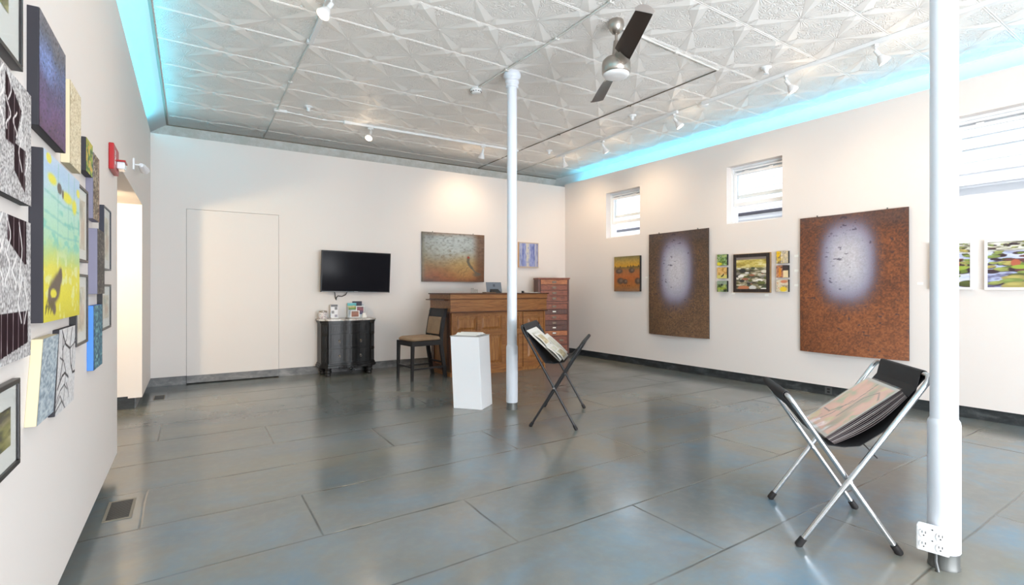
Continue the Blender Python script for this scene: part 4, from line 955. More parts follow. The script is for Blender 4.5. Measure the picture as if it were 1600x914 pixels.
art_face('leaflet', lambda s, z, n: F(s, z+0.002, 0.0125+n), 0.105, 0.20, p_brochure, PRINT, t, 40, 70)
t = thing('card_rack', (2.12, 7.86, CZ), 'clear stepped card rack near the right end of the black chest', 'card rack')
ACR = mat('frosted acrylic', rgb(190,196,200), 0.2)
mb = MB()
for k, (y, h) in enumerate(((7.91, 0.20), (7.875, 0.12), (7.84, 0.05))): mb.box(2.0, 2.245, y, y+0.003, CZ, CZ+h)
mb.box(2.0, 2.245, 7.83, 7.915, CZ, CZ+0.004); mb.box(1.998, 2.0, 7.83, 7.915, CZ, CZ+0.16); mb.box(2.245, 2.247, 7.83, 7.915, CZ, CZ+0.16); mesh('rack', mb, ACR, t)
for x, y, z, w, h, k, lb in ((2.0, 7.905, 0.115, 0.135, 0.105, 0, 'teal and green landscape card, back left of the card rack'), (2.075, 7.908, 0.145, 0.145, 0.10, 1, 'dark navy card at the top of the card rack'), (2.12, 7.868, 0.02, 0.125, 0.155, 3, 'white edged red and blue card on the right of the rack'), (2.03, 7.835, 0.006, 0.135, 0.10, 2, 'white bordered brown card at the front of the rack')):
    F = FB(x, CZ+z, y); mb = MB(); t = thing('postcard', F(w/2, 0, 0), lb, 'postcard', 'cards in the card rack')
    fbox(mb, F, 0, w, 0, h, -0.002, 0.0); mesh('card', mb, PAPER, t); art_face('picture', lambda s, z, n: F(s, z, 0.0006+n), w, h, lambda X, Y: p_card(X, Y, k), PRINT, t, 24, 20)
mb = MB(); mb.box(2.205, 2.255, 7.818, 7.820, CZ+0.03, CZ+0.07); mb.box(2.20, 2.262, 7.80, 7.824, CZ, CZ+0.03); tag(mesh('business_card_holder', mb, PAPER), 'small white business cards in front of the rack, right corner', 'card holder')
mb = MB(); mb.box(1.93, 1.985, 7.72, 7.76, CZ, CZ+0.007); tag(mesh('remote_control', mb, BLACK, bevel=0.002), 'small dark flat object lying on the chest between leaflet and rack', 'remote control')

# =================================================================== CHAIR
def chair():
    t = thing('counter_chair', (0, 0, 0), 'black wooden chair with tan suede seat and back, beside the reception desk', 'chair')
    hw = 0.205
    def taper(mb, a, b, w0, w1): # square leg between two points
        A, B = Vector(a), Vector(b)
        mb.hexa([(A.x-w0,A.y-w0,A.z),(A.x+w0,A.y-w0,A.z),(A.x+w0,A.y+w0,A.z),(A.x-w0,A.y+w0,A.z),(B.x-w1,B.y-w1,B.z),(B.x+w1,B.y-w1,B.z),(B.x+w1,B.y+w1,B.z),(B.x-w1,B.y+w1,B.z)]); return mb
    for sy in (-1, 1):
        mesh('front_leg', taper(MB(), (-0.265, sy*hw, 0), (-0.255, sy*hw, 0.525), 0.016, 0.021), ESPRESSO, t)
    for sy in (-1, 1):
        pts = [(0.275, 0.0), (0.25, 0.16), (0.215, 0.36), (0.20, 0.50), (0.205, 0.62), (0.235, 0.80), (0.275, 0.97)]
        mb = MB(); P = []
        for k, (x, z) in enumerate(pts):
            w = 0.02 if z < 0.9 else 0.017; y = sy*(hw-0.02-0.012*(z < 0.1)); P.append([(x-0.026,y-0.016,z),(x+0.026,y-0.016,z),(x+0.026,y+0.016,z),(x-0.026,y+0.016,z),(x-0.026,y-0.016,z)])
        mb.grid(P, False); mb.add(P[0][:4], [(0,3,2,1)]); mb.add(P[-1][:4], [(0,1,2,3)]); mesh('rear_leg', mb, ESPRESSO, t)
    mb = MB(); mb.box(-0.275, 0.20, -hw-0.018, -hw+0.004, 0.465, 0.53); mb.box(-0.275, 0.20, hw-0.004, hw+0.018, 0.465, 0.53); mb.box(-0.275, -0.25, -hw, hw, 0.465, 0.53); mb.box(0.18, 0.2, -hw, hw, 0.465, 0.53); mesh('seat_frame', mb, ESPRESSO, t, bevel=0.003)
    # cushion
    mb = MB(); P = []
    for k, (z, r) in enumerate(((0.531, 0.0), (0.534, 0.98), (0.55, 1.02), (0.572, 0.97), (0.585, 0.86), (0.591, 0.5), (0.592, 0.0))):
        row = []
        for q in range(33):
            a = 2*PI*q/32; cx, cy = math.cos(a), math.sin(a); e = 0.28
            row.append((-0.035+0.24*r*math.copysign(abs(cx)**e, cx), 0.212*r*math.copysign(abs(cy)**e, cy), z))
        P.append(row)
    mb.grid(P); mesh('seat', mb, SUEDE, t)
    def xb(z): return np.interp(z, [0.5, 0.62, 0.80, 0.97], [0.20, 0.205, 0.235, 0.275])
    for za, zb in ((0.85, 0.968), (0.585, 0.61)):
        mb = MB(); mb.hexa([(xb(za)-0.02,-hw+0.03,za),(xb(za)+0.014,-hw+0.03,za),(xb(za)+0.014,hw-0.03,za),(xb(za)-0.02,hw-0.03,za),(xb(zb)-0.02,-hw+0.03,zb),(xb(zb)+0.014,-hw+0.03,zb),(xb(zb)+0.014,hw-0.03,zb),(xb(zb)-0.02,hw-0.03,zb)])
        mesh('back_rail', mb, ESPRESSO, t, bevel=0.004)
    mb = MB(); zs = np.linspace(0.61, 0.85, 8)
    for off in (-0.03, 0.012): mb.grid([[(xb(z)+off-0.006*math.sin(PI*i/8)*(1 if off < 0 else 0), -hw+0.036+(2*hw-0.072)*i/8, z) for i in range(9)] for z in zs])
    for sy in (-1, 1): mb.grid([[(xb(z)+o, sy*(hw-0.036), z) for z in zs] for o in (-0.03, 0.012)])
    mesh('backrest', mb, SUEDE, t)
    for sy in (-1, 1):
        mb = MB(); mb.hexa([(-0.26,sy*hw-0.01,0.14),(0.25,sy*(hw-0.02)-0.01,0.14),(0.25,sy*(hw-0.02)+0.01,0.14),(-0.26,sy*hw+0.01,0.14),(-0.26,sy*hw-0.01,0.165),(0.25,sy*(hw-0.02)-0.01,0.165),(0.25,sy*(hw-0.02)+0.01,0.165),(-0.26,sy*hw+0.01,0.165)]); mesh('side_stretcher', mb, ESPRESSO, t)
    mb = MB(); mb.box(-0.272, -0.252, -hw, hw, 0.17, 0.195); mesh('front_stretcher', mb, ESPRESSO, t)
    mb = MB(); mb.box(0.23, 0.25, -hw+0.02, hw-0.02, 0.2, 0.225); mesh('rear_stretcher', mb, ESPRESSO, t)
    t.location = (2.775, 6.87, 0); t.rotation_euler = (0, 0, 0.13)
chair()

# =================================================================== RECEPTION DESK
def desk():
    x0, x1, y0, y1, xs = 3.13, 4.745, 6.645, 7.33, 4.335
    t = thing('reception_desk', ((x0+x1)/2, (y0+y1)/2, 0), 'honey oak panelled reception desk in front of the back wall', 'reception desk')
    mb = MB(); mb.box(x0, xs-0.006, y0+0.02, y1, 0.0, 0.90); mb.box(xs+0.006, x1, y0+0.02, y1, 0.0, 0.90); mesh('desk_body', mb, OAK, t)
    # front stiles and rails
    mb = MB(); yf = y0
    for a, b in ((x0, x0+0.075), (3.545, 3.60), (3.965, 4.02), (xs-0.065, xs-0.006)): mb.box(a, b, yf, yf+0.021, 0.0, 0.905)
    for za, zb in ((0.0, 0.13), (0.575, 0.63), (0.86, 0.905)): mb.box(x0+0.075, xs-0.065, yf+0.0015, yf+0.021, za, zb)
    mesh('front_frame', mb, OAKX, t, bevel=0.002)
    def raised(xa, xb, za, zb, y=None):
        y = yf if y is None else y; mb = MB(); i = 0.028
        def mold(xa, xb, za, zb, w, h):
            mb.box(xa, xb, y-h+0.02, y+0.0195, za, za+w); mb.box(xa, xb, y-h+0.02, y+0.0195, zb-w, zb); mb.box(xa, xa+w, y-h+0.02, y+0.0195, za+w, zb-w); mb.box(xb-w, xb, y-h+0.02, y+0.0195, za+w, zb-w)
        mold(xa, xb, za, zb, 0.012, 0.014)
        A = [(xa+i, y+0.019, za+i), (xb-i, y+0.019, za+i), (xb-i, y+0.019, zb-i), (xa+i, y+0.019, zb-i)]; j = i+0.03
        B = [(xa+j, y+0.006, za+j), (xb-j, y+0.006, za+j), (xb-j, y+0.006, zb-j), (xa+j, y+0.006, zb-j)]
        mb.add(A+B, [(0,1,5,4),(1,2,6,5),(2,3,7,6),(3,0,4,7),(4,5,6,7)]); return mesh('raised_panel', mb, OAK, t)
    for a, b in ((x0+0.075, 3.545), (3.60, 3.965), (4.02, xs-0.065)): raised(a, b, 0.63, 0.86); raised(a, b, 0.13, 0.575)
    # right hand door section
    mb = MB()
    for a, b in ((xs+0.008, xs+0.075), (x1-0.085, x1-0.02)): mb.box(a, b, yf, yf+0.0205, 0.05, 0.895)
    for za, zb in ((0.05, 0.16), (0.82, 0.895)): mb.box(xs+0.075, x1-0.085, yf+0.0015, yf+0.0205, za, zb)
    mesh('door', mb, OAKX, t, bevel=0.002); raised(xs+0.075, x1-0.085, 0.16, 0.82)
    mb = MB(); mb.box(x1-0.02, x1+0.004, yf-0.012, yf+0.04, 0.0, 0.905); mb.box(x0-0.004, x0+0.02, yf-0.012, yf+0.03, 0.0, 0.905); mesh('corner_post', mb, OAK, t)
    # side frame
    mb = MB(); mb.box(x0-0.018, x0-0.0005, y0+0.02, y0+0.12, 0.0, 0.905); mb.box(x0-0.018, x0-0.0005, y1-0.1, y1, 0, 0.905); mb.box(x0-0.018, x0-0.0005, y0+0.12, y1-0.1, 0, 0.14); mb.box(x0-0.018, x0-0.0005, y0+0.12, y1-0.1, 0.84, 0.905); mesh('side_panel', mb, OAKD, t)
    mb = MB(); mb.box(x0-0.024, xs-0.006, yf-0.010, yf+0.02, 0.0, 0.065); mb.box(x0-0.026, x0-0.0185, y0+0.02, y1, 0.0, 0.065); mesh('plinth', mb, OAKX, t, bevel=0.003)
    # counter box
    mb = MB(); mb.box(x0-0.03, x1+0.015, y0-0.03, y1+0.01, 0.925, 1.095); mesh('counter_box', mb, OAKX, t)
    mb = MB(); mb.box(x0-0.045, x1+0.03, y0-0.048, y1+0.02, 0.905, 0.925); mb.box(x0-0.042, x1+0.03, y0-0.042, y1+0.02, 1.095, 1.106); mesh('moulding', mb, OAKD, t, bevel=0.004)
    mb = MB(); mb.box(x0-0.036, x1+0.022, y0-0.036, y1+0.015, 1.106, 1.168); mesh('counter_fascia', mb, OAKX, t)
    mb = MB(); mb.box(x0-0.055, x1+0.045, y0-0.055, y1+0.03, 1.168, 1.186); mesh('countertop', mb, OAKD, t, bevel=0.004)
    mb = MB(); mb.box(x0-0.09, x0-0.0305, y0+0.05, y1+0.04, 1.08, 1.094); mesh('side_shelf', mb, OAKD, t, bevel=0.003)
desk()
DZ = 1.1865
# tablet terminal seen from behind
t = thing('point_of_sale_terminal', (4.0, 6.95, DZ), 'grey tablet terminal on the reception desk, its back to the viewer', 'tablet computer')
def TP(a, z, n): q = 0.18; return (4.0+a, 6.93-n+z*0.22, DZ+z)
def tpb(mb, a0, a1, z0, z1, n0, n1): return mb.hexa([TP(a0,z0,n0),TP(a1,z0,n0),TP(a1,z0,n1),TP(a0,z0,n1),TP(a0,z1,n0),TP(a1,z1,n0),TP(a1,z1,n1),TP(a0,z1,n1)])
mb = MB(); tpb(mb, -0.135, 0.135, 0.003, 0.165, -0.012, 0.0); mesh('tablet', mb, mat('grey anodised back', rgb(118,122,130), 0.35, 0.4), t, bevel=0.003)
mb = MB(); mb.hexa([TP(-0.09,0,0.0005),TP(0.09,0,0.0005),TP(0.085,0,0.07),TP(-0.085,0,0.07),TP(-0.075,0.06,0.0005),TP(0.075,0.06,0.0005),TP(0.06,0.05,0.02),TP(-0.06,0.05,0.02)]); mesh('stand', mb, BLACK, t)
mb = MB()
for a in (-0.017, 0.002):
    for z in (0.098, 0.117): tpb(mb, a, a+0.015, z, z+0.015, 0.0002, 0.0012)
mesh('emblem', mb, mat('dark emblem', rgb(52,54,60), 0.4), t)
def glassware(x, y, h, r, lb):
    mb = MB(); mb.lathe([(0.0, 0.0), (r, 0.0), (r, h), (r-0.003, h), (r-0.003, 0.004), (0.0, 0.004)], (x, y, DZ), 16); tag(mesh('drinking_glass', mb, PANE, fix=False), lb, 'glass')
glassware(3.62, 6.95, 0.075, 0.022, 'left of the clear small glasses on the desk counter')
glassware(3.70, 6.98, 0.055, 0.026, 'right of the clear small glasses on the desk counter')
mb = MB(); mb.prism([(3.78,6.80),(3.95,6.80),(3.95,6.93),(3.78,6.93)], DZ, DZ+0.012); tag(mesh('notepad', mb, mat('brown cover', rgb(120,92,66), 0.6), bevel=0.002), 'brown notepad lying on the counter left of the terminal', 'notepad')
mb = MB(); mb.lathe([(0.0, 0.0), (0.02, 0.0), (0.022, 0.03), (0.02, 0.03), (0.018, 0.004), (0, 0.004)], (4.475, 6.86, DZ), 16); tag(mesh('small_cup', mb, BLACK), 'small black cup on the counter just right of the column', 'cup')
for k, (x, y, a, lb) in enumerate(((4.62, 6.82, 0.1, 'lower white paper sheet on the right end of the desk'), (4.60, 6.86, -0.15, 'upper white paper sheet on the right end of the desk'))):
    c, s_ = math.cos(a), math.sin(a); F2 = lambda u, v: (x+u*c-v*s_, y+u*s_+v*c)
    mb = MB(); mb.prism([F2(-0.11,-0.08),F2(0.11,-0.08),F2(0.11,0.08),F2(-0.11,0.08)], DZ+0.004*k, DZ+0.004*k+0.0035); tag(mesh('paper_sheet', mb, PAPER), lb, 'paper', 'papers on the reception desk')

# =================================================================== DRAWER CABINET
def cabinet():
    FLp = Vector((5.218, 7.50, 0)); ph = rad(-22); w, dpt, H = 0.565, 0.36, 1.445
    t = thing('drawer_cabinet', (FLp.x+0.3, FLp.y, 0), 'tall narrow red brown cabinet of small drawers in the back right corner', 'drawer cabinet')
    ux, uy = math.cos(ph), math.sin(ph); vx, vy = -uy, ux
    def F(a, z, n): return (FLp.x+ux*a-vx*n, FLp.y+uy*a-vy*n, z)
    mb = MB(); fbox(mb, F, 0, w, 0.0, H-0.02, -dpt, -0.016)
    fbox(mb, F, 0, 0.04, 0.0, H-0.02, -0.016, 0.0); fbox(mb, F, w-0.03, w, 0.0, H-0.02, -0.016, 0.0); fbox(mb, F, 0.04, w-0.03, 0.0, 0.07, -0.016, 0); mesh('carcass', mb, CHERRYD, t)
    mb = MB(); fbox(mb, F, -0.014, w+0.014, H-0.02, H, -dpt, 0.016); fbox(mb, F, -0.006, w+0.006, H-0.032, H-0.02, -dpt, 0.008); mesh('cornice', mb, CHERRY, t, bevel=0.002)
    # drawer rows measured from the top
    q = [(80,118),(122,162),(166,205),(208,250),(272,312),(315,352),(355,400),(405,438),(442,480),(485,522),(528,590),(597,662)]
    s = 9.2/805.8/5.08; base = 75
    for k, (a, b) in enumerate(q):
        z1 = H-0.022-(a-base)*s; z0 = H-0.022-(b-base)*s
        mb = MB(); big = k >= 10
        fbox(mb, F, 0.045, w-0.035, z0, z1, -0.016, 0.004 if k % 3 else 0.007)
        d = mesh('drawer', mb, CHERRYL if k in (0, 9) else (CHERRY if k not in (5, 7, 8) else CHERRYD), t, bevel=0.002)
        cx = 0.29 if not big else 0.42; zc = (z0+z1)/2
        mb = MB(); o = 0.0075
        fbox(mb, F, cx-0.036, cx+0.036, zc-0.018, zc+0.018, o, o+0.002)
        fbox(mb, F, cx-0.036, cx-0.030, zc-0.018, zc+0.018, o+0.002, o+0.006); fbox(mb, F, cx+0.030, cx+0.036, zc-0.018, zc+0.018, o+0.002, o+0.006); fbox(mb, F, cx-0.03, cx+0.03, zc-0.018, zc-0.008, o+0.002, o+0.012)
        mesh('label_pull', mb, mat('aged brass pull', rgb(86,70,56), 0.4, 0.6) if k == 0 else bpy.data.materials['aged brass pull'], d)
        if k in (5, 8, 9):
            mb = MB(); fbox(mb, F, cx-0.029, cx+0.029, zc-0.006, zc+0.014, o+0.002, o+0.003); mesh('card', mb, PAPER, d)
    mb = MB(); fbox(mb, F, 0.04, w-0.03, H-0.022-(268-base)*s, H-0.022-(254-base)*s, -0.016, 0.006); mesh('dividing_rail', mb, CHERRY, t)
cabinet()

# =================================================================== PEDESTAL WITH BOOK
A, B_, C_ = Vector((2.338,4.913,0)), Vector((2.548,4.678,0)), Vector((2.78,4.868,0)); D_ = A+C_-B_
lean = Vector((-0.028, 0.018, 0)); H = 0.757
t = thing('pedestal', ((A.x+C_.x)/2, (A.y+C_.y)/2, 0), 'plain white leaning box pedestal left of the far column', 'pedestal')
mb = MB(); g = 1.0
mb.hexa([tuple(p) for p in (A, B_, C_, D_)]+[tuple(p+lean+Vector((0,0,H-0.006))) for p in (A, B_, C_, D_)]); mesh('box', mb, WHITE, t, bevel=0.003)
ctr = (A+C_)/2+lean
mb = MB(); top = [ctr+(p-(A+C_)/2)*1.03 for p in (A, B_, C_, D_)]
mb.hexa([(p.x,p.y,H-0.006) for p in top]+[(p.x,p.y,H) for p in top]); mesh('top_board', mb, mat('grey board edge', rgb(176,174,170), 0.6), t)
t = thing('open_book', (ctr.x, ctr.y, H), 'open book lying on top of the white pedestal', 'book')
u = (B_-A).normalized(); v = (C_-B_).normalized(); 
def BK(a, b, z): q = ctr+u*a+v*b; return (q.x, q.y, H+z)
mb = MB(); mb.hexa([BK(-0.125,-0.13,0.0005),BK(0.125,-0.13,0.0005),BK(0.125,0.13,0.0005),BK(-0.125,0.13,0.0005),BK(-0.125,-0.13,0.003),BK(0.125,-0.13,0.003),BK(0.125,0.13,0.003),BK(-0.125,0.13,0.003)]); mesh('cover', mb, mat('dark book cloth', rgb(70,66,64), 0.7), t)
for sg, lb in ((-1, ''), (1, '')):
    mb = MB(); P = []
    for i in range(9):
        f = i/8; z = 0.006+0.022*math.sin(min(f*1.35, 1)*PI)**0.8*(1-0.45*f) + 0.004
        P.append([BK(-0.12, sg*(0.004+0.122*f), z), BK(0.12, sg*(0.004+0.122*f), z)])
    mb.grid(P)
    for e in (0, 1): mb.grid([[P[i][e] for i in range(9)], [BK((-0.12, 0.12)[e], sg*(0.004+0.122*i/8), 0.0032) for i in range(9)]], False)
    mb.grid([[P[8][0], P[8][1]], [BK(-0.12, sg*0.126, 0.0032), BK(0.12, sg*0.126, 0.0032)]], False); mesh('pages', mb, PAPER, t, fix=False)

# =================================================================== FOLDING PRINT RACKS
def rack(P1, P1f, P2, k1, z1, k2, z2, V, tubem, capm, label, r, strut=True, flap=0.12, bulge=0.006):
    P1, P1f, P2 = Vector(P1+(0,)), Vector(P1f+(0,)), Vector(P2+(0,))
    w = (P1f-P1); Wd = w.length; w.normalize(); u = (P2-P1); u = u-w*u.dot(w); c = u.length; u.normalize()
    t = thing('print_rack', tuple(P1+u*c/2+w*Wd/2), label, 'print rack')
    def G(U, z, wv): q = P1+u*U+w*wv; return (q.x, q.y, z)
    def uframe(Ub, Ut, zt, w0, w1):
        dirv = np.array([Ut-Ub, zt-0.012]); L = np.linalg.norm(dirv); dirv = dirv/L; bend = 0.05
        def at(d, wv): return G(Ub+dirv[0]*d, 0.012+dirv[1]*d, wv)
        pts = [at(0.0, w0), at(L*0.5, w0), at(L-bend, w0)]
        for a in np.linspace(0, PI/2, 7)[1:]: pts.append(at(L-bend+bend*math.sin(a), w0+bend*(1-math.cos(a))))
        for a in np.linspace(0, PI/2, 7): pts.append(at(L-bend+bend*math.cos(a), w1-bend*(1-math.sin(a))))
        pts += [at(L*0.5, w1), at(0.0, w1)]
        mb = MB(); mb.tube(pts, r, 12); f = mesh('tube_frame', mb, tubem, t)
        for wv in (w0, w1):
            mb = MB(); mb.tube([at(-0.012, wv), at(-0.004, wv), at(0.035, wv)], [r*1.25, r*1.45, r*1.35], 12); mesh('foot_cap', mb, capm, f)
        return at, L
    at1, L1 = uframe(0.0, k1*c, z1, 0.0, Wd)
    at2, L2 = uframe(c, c-k2*c, z2, 2.3*r, Wd-2.3*r)
    # pivot bolts where the frames cross
    kx = None
    for d in np.linspace(0, L1, 400):
        U = (k1*c)*d/L1; zz = 0.012+(z1-0.012)*d/L1; U2 = c-(k2*c)*(zz-0.012)/(z2-0.012)
        if U >= U2: kx = (U, zz); break
    for wa, wb in ((-r*1.3, 3.6*r), (Wd-3.6*r, Wd+r*1.3)):
        mb = MB(); mb.tube([G(kx[0], kx[1], wa), G(kx[0], kx[1], wb)], 0.004, 8); mb.tube([G(kx[0], kx[1], wa-0.002), G(kx[0], kx[1], wa+0.001)], 0.008, 8); mesh('pivot_bolt', mb, CHROME, t)
    # cloth sling
    U1, Z1, U2, Z2 = k1*c, z1, c-k2*c, z2; rr = r+0.0018
    def wrap(Uc, Zc, sgn, a0, a1): return [(Uc+sgn*rr*math.cos(a), Zc+rr*math.sin(a)) for a in np.linspace(a0, a1, 9)]
    (Vr, Vl) = V
    prof = [(Vr[0]+(U1-Vr[0])*(1-flap/0.45)+0.006, Vr[1]+(Z1-Vr[1])*(1-flap/0.45)-0.012), (U1+rr*0.7, Z1-rr*0.9)] + wrap(U1, Z1, 1, -0.3, PI*0.75)
    for f in (0.25, 0.5, 0.75): prof.append((U1+(Vr[0]-U1)*f+bulge*math.sin(PI*f), Z1-rr*0.2+(Vr[1]-Z1)*f-0.5*bulge*math.sin(PI*f)))
    prof += [Vr, ((Vr[0]+Vl[0])/2, min(Vr[1], Vl[1])-0.004), Vl]
    for f in (0.25, 0.5, 0.75): prof.append((Vl[0]+(U2-Vl[0])*f+0.004, Vl[1]+(Z2-Vl[1])*f-0.008*math.sin(PI*f)))
    prof += wrap(U2, Z2, -1, PI*0.75, -0.3) + [(U2-rr*0.7, Z2-rr*0.9), (U2+(Vl[0]-U2)*0.33-0.008, Z2+(Vl[1]-Z2)*0.33-0.012)]
    wa, wb = 0.045+2.3*r, Wd-0.045-2.3*r
    th = 0.003; mb = MB(); rows = []
    N_ = len(prof)
    for off in (0, 1):
        R = []
        for i, (U, z) in enumerate(prof):
            a, b = prof[max(i-1, 0)], prof[min(i+1, N_-1)]; tx, tz = b[0]-a[0], b[1]-a[1]; l = math.hypot(tx, tz)+1e-9; nx_, nz_ = tz/l, -tx/l
            R.append([G(U+nx_*th*off, z+nz_*th*off, wv) for wv in np.linspace(wa, wb, 6)])
        mb.grid(R); rows.append(R)
    for e in (0, -1): mb.grid([[R_[e] for R_ in rows[0]], [R_[e] for R_ in rows[1]]], False); mb.grid([rows[0][e], rows[1][e]], False)
    mesh('cloth_sling', mb, BLACKCLOTH, t)
    if strut:
        for wv in (wa+0.02, wb-0.02):
            mb = MB(); mb.tube([G(Vr[0]+0.02, Vr[1]+0.01, wv), G(Vr[0]+0.07, Vr[1]-0.05+0.0, max(min(wv, Wd-0.01), 0.01)-0.03 if wv < Wd/2 else wv+0.03)], 0.003, 6)
            mesh('tie_cord', mb, RUBBER, t)
    return G, Wd
G, Wd = rack((2.51,1.39), (2.93,1.791), (2.831,1.102), 1.285, 0.847, 1.09, 0.72, ((0.287,0.484), (0.146,0.477)), CHROME, RUBBER, 'silver tube folding print rack with black cloth, beside the near column', 0.0125, bulge=0.042)
# sleeved prints leaning in the silver rack
NP = 9
for k in range(NP):
    lift = 0.0045+k*0.0062
    a0 = (0.30-0.004*k, 0.497+0.0015*k) ; b0 = (0.505, 0.760)
    bot = np.array([0.180-0.0043*k, 0.484+0.0032*k]); topp = np.array([0.490-0.0028*k, 0.730+0.0037*k])
    sag = 0.032*(1-k/(NP-1))
    pr = []
    for f in np.linspace(0, 1, 9):
        p = bot+(topp-bot)*f; dv_ = (topp-bot)/np.linalg.norm(topp-bot); p = p+np.array([dv_[1], -dv_[0]])*sag*math.sin(PI*f)*0.8; pr.append(p)
    w0, w1 = 0.085+0.002*(k % 3), 0.475-0.003*(k % 2)
    lb = ('pink and green abstract print in a clear sleeve, topmost in the silver rack' if k == NP-1 else
          'sleeved print in the silver rack stack, %s' % ['lowest against the cloth', 'second from the bottom', 'third from the bottom', 'fourth from the bottom', 'in the very middle of the stack', 'fourth from the top', 'third from the top', 'second from the top, directly under the pink print'][k])
    t = thing('sleeved_print', G(pr[0][0], pr[0][1], 0.28), lb, 'print', 'prints in the silver rack')
    ew = np.linspace(w0, w1, 2); d = (topp-bot)/np.linalg.norm(topp-bot); nn = np.array([-d[1], d[0]])*0.0035
    mb = MB(); R0 = [[G(p[0], p[1], x) for x in ew] for p in pr]; R1 = [[G(p[0]+nn[0], p[1]+nn[1], x) for x in ew] for p in pr]
    mb.grid(R0, False); mb.grid(R1, False)
    for e in (0, -1): mb.grid([[q[e] for q in R0], [q[e] for q in R1]], False); mb.grid([R0[e], R1[e]], False)
    mesh('backing_board', mb, mat('grey brown board %d' % k, [rgb(64,54,54), rgb(96,86,84), rgb(120,112,110), rgb(70,60,62)][k % 4], 0.6), t)
    if k == NP-1:
        def FP(s, z, n):
            f = z/0.35; p = bot+(topp-bot)*f; return G(p[0]+nn[0]*1.3, p[1]+nn[1]*1.3, w1-0.004-s)
        art_face('print', FP, w1-w0-0.008, 0.35, p_pink, PRINT, t, 70, 60)
        mb = MB(); rs = np.linspace(0, 1, 20); cs_ = np.linspace(w0-0.004, w1+0.004, 16)
        mb.grid([[G(*( (bot+(topp-bot)*(f*1.04-0.02))+nn*(1.9+0.5*math.sin(f*17+x*40)*math.sin(x*31)) ), x) for x in cs_] for f in rs])
        mesh('clear_sleeve', mb, PANE, t, fix=False)
G, Wd = rack((2.892,3.573), (3.49,4.179), (2.615,3.878), 1.21, 0.905, 1.14, 0.77, ((0.29,0.573), (0.112,0.585)), BLACK, RUBBER, 'black tube folding print rack between the far column and the window wall', 0.011)
def slopeF(w0, w1, f0, f1, lift, lb, kind, curl=0.0):
    lo = np.array([0.155, 0.600]); hi = np.array([0.475, 0.888]); d = (hi-lo)/np.linalg.norm(hi-lo); nn = np.array([-d[1], d[0]])
    def F(s, z, n):     # s from near to far edge
        f = f0+(f1-f0)*z/0.4; p = lo+(hi-lo)*f + nn*(lift+n+curl*math.sin(PI*z/0.4)); return G(p[0], p[1], w1-s)
    t = thing('loose_print', F((w1-w0)/2, 0, 0), lb, 'print', 'prints in the black rack')
    mb = MB(); 
    mb.grid([[F(s, z, -0.001) for s in np.linspace(0, w1-w0, 3)] for z in np.linspace(0, 0.4, 7)]); mesh('sheet', mb, PAPER, t, fix=False)
    art_face('picture', lambda s, z, n: F(s, z, n+0.0006), w1-w0, 0.4, lambda X, Y: p_page(X, Y, kind), PRINT, t, 30, 30)
slopeF(0.10, 0.62, -0.02, 1.0, -0.012, 'largest white sheet lying at the back of the black rack', 3)
slopeF(0.16, 0.46, 0.40, 0.78, -0.004, 'tan picture sheet near the upper middle of the black rack', 0, 0.01)
slopeF(0.42, 0.72, 0.0, 0.66, -0.002, 'long pale sheet on the far side of the black rack', 1, 0.006)
slopeF(0.08, 0.40, -0.02, 0.40, 0.004, 'lower sheet with faint green drawing in the black rack', 1, 0.012)
slopeF(0.14, 0.50, -0.06, 0.22, 0.014, 'lowest cream sheet with fine text at the front of the black rack', 0, 0.012)

# =================================================================== CEILING FAN
fx, fy = 3.03, 3.212
t = thing('ceiling_fan', (fx, fy, 3.5), 'two blade ceiling fan with dark blades and brushed nickel motor', 'ceiling fan')
mb = MB(); mb.lathe([(0.060, 3.4985), (0.066, 3.48), (0.066, 3.455), (0.055, 3.42), (0.035, 3.395), (0.018, 3.385)], (fx, fy, 0)); mesh('canopy', mb, NICKEL, t)
mb = MB(); mb.lathe([(0.0115, 3.40), (0.0115, 3.30)], (fx, fy, 0), 14); mesh('downrod', mb, NICKEL, t)
mb = MB(); mb.lathe([(0.014, 3.335), (0.022, 3.325), (0.034, 3.215), (0.045, 3.20), (0.050, 3.188), (0.095, 3.178), (0.113, 3.158), (0.118, 3.13), (0.118, 3.062), (0.110, 3.052)], (fx, fy, 0), 36); mesh('motor_housing', mb, NICKEL, t)
mb = MB(); mb.lathe([(0.108, 3.0515), (0.108, 3.042), (0.100, 3.032), (0.07, 3.025), (0.0, 3.022)], (fx, fy, 0), 36); mesh('light_lens', mb, OPAL, t)
ang0 = math.atan2(3.902-2.413, 3.418-2.545)
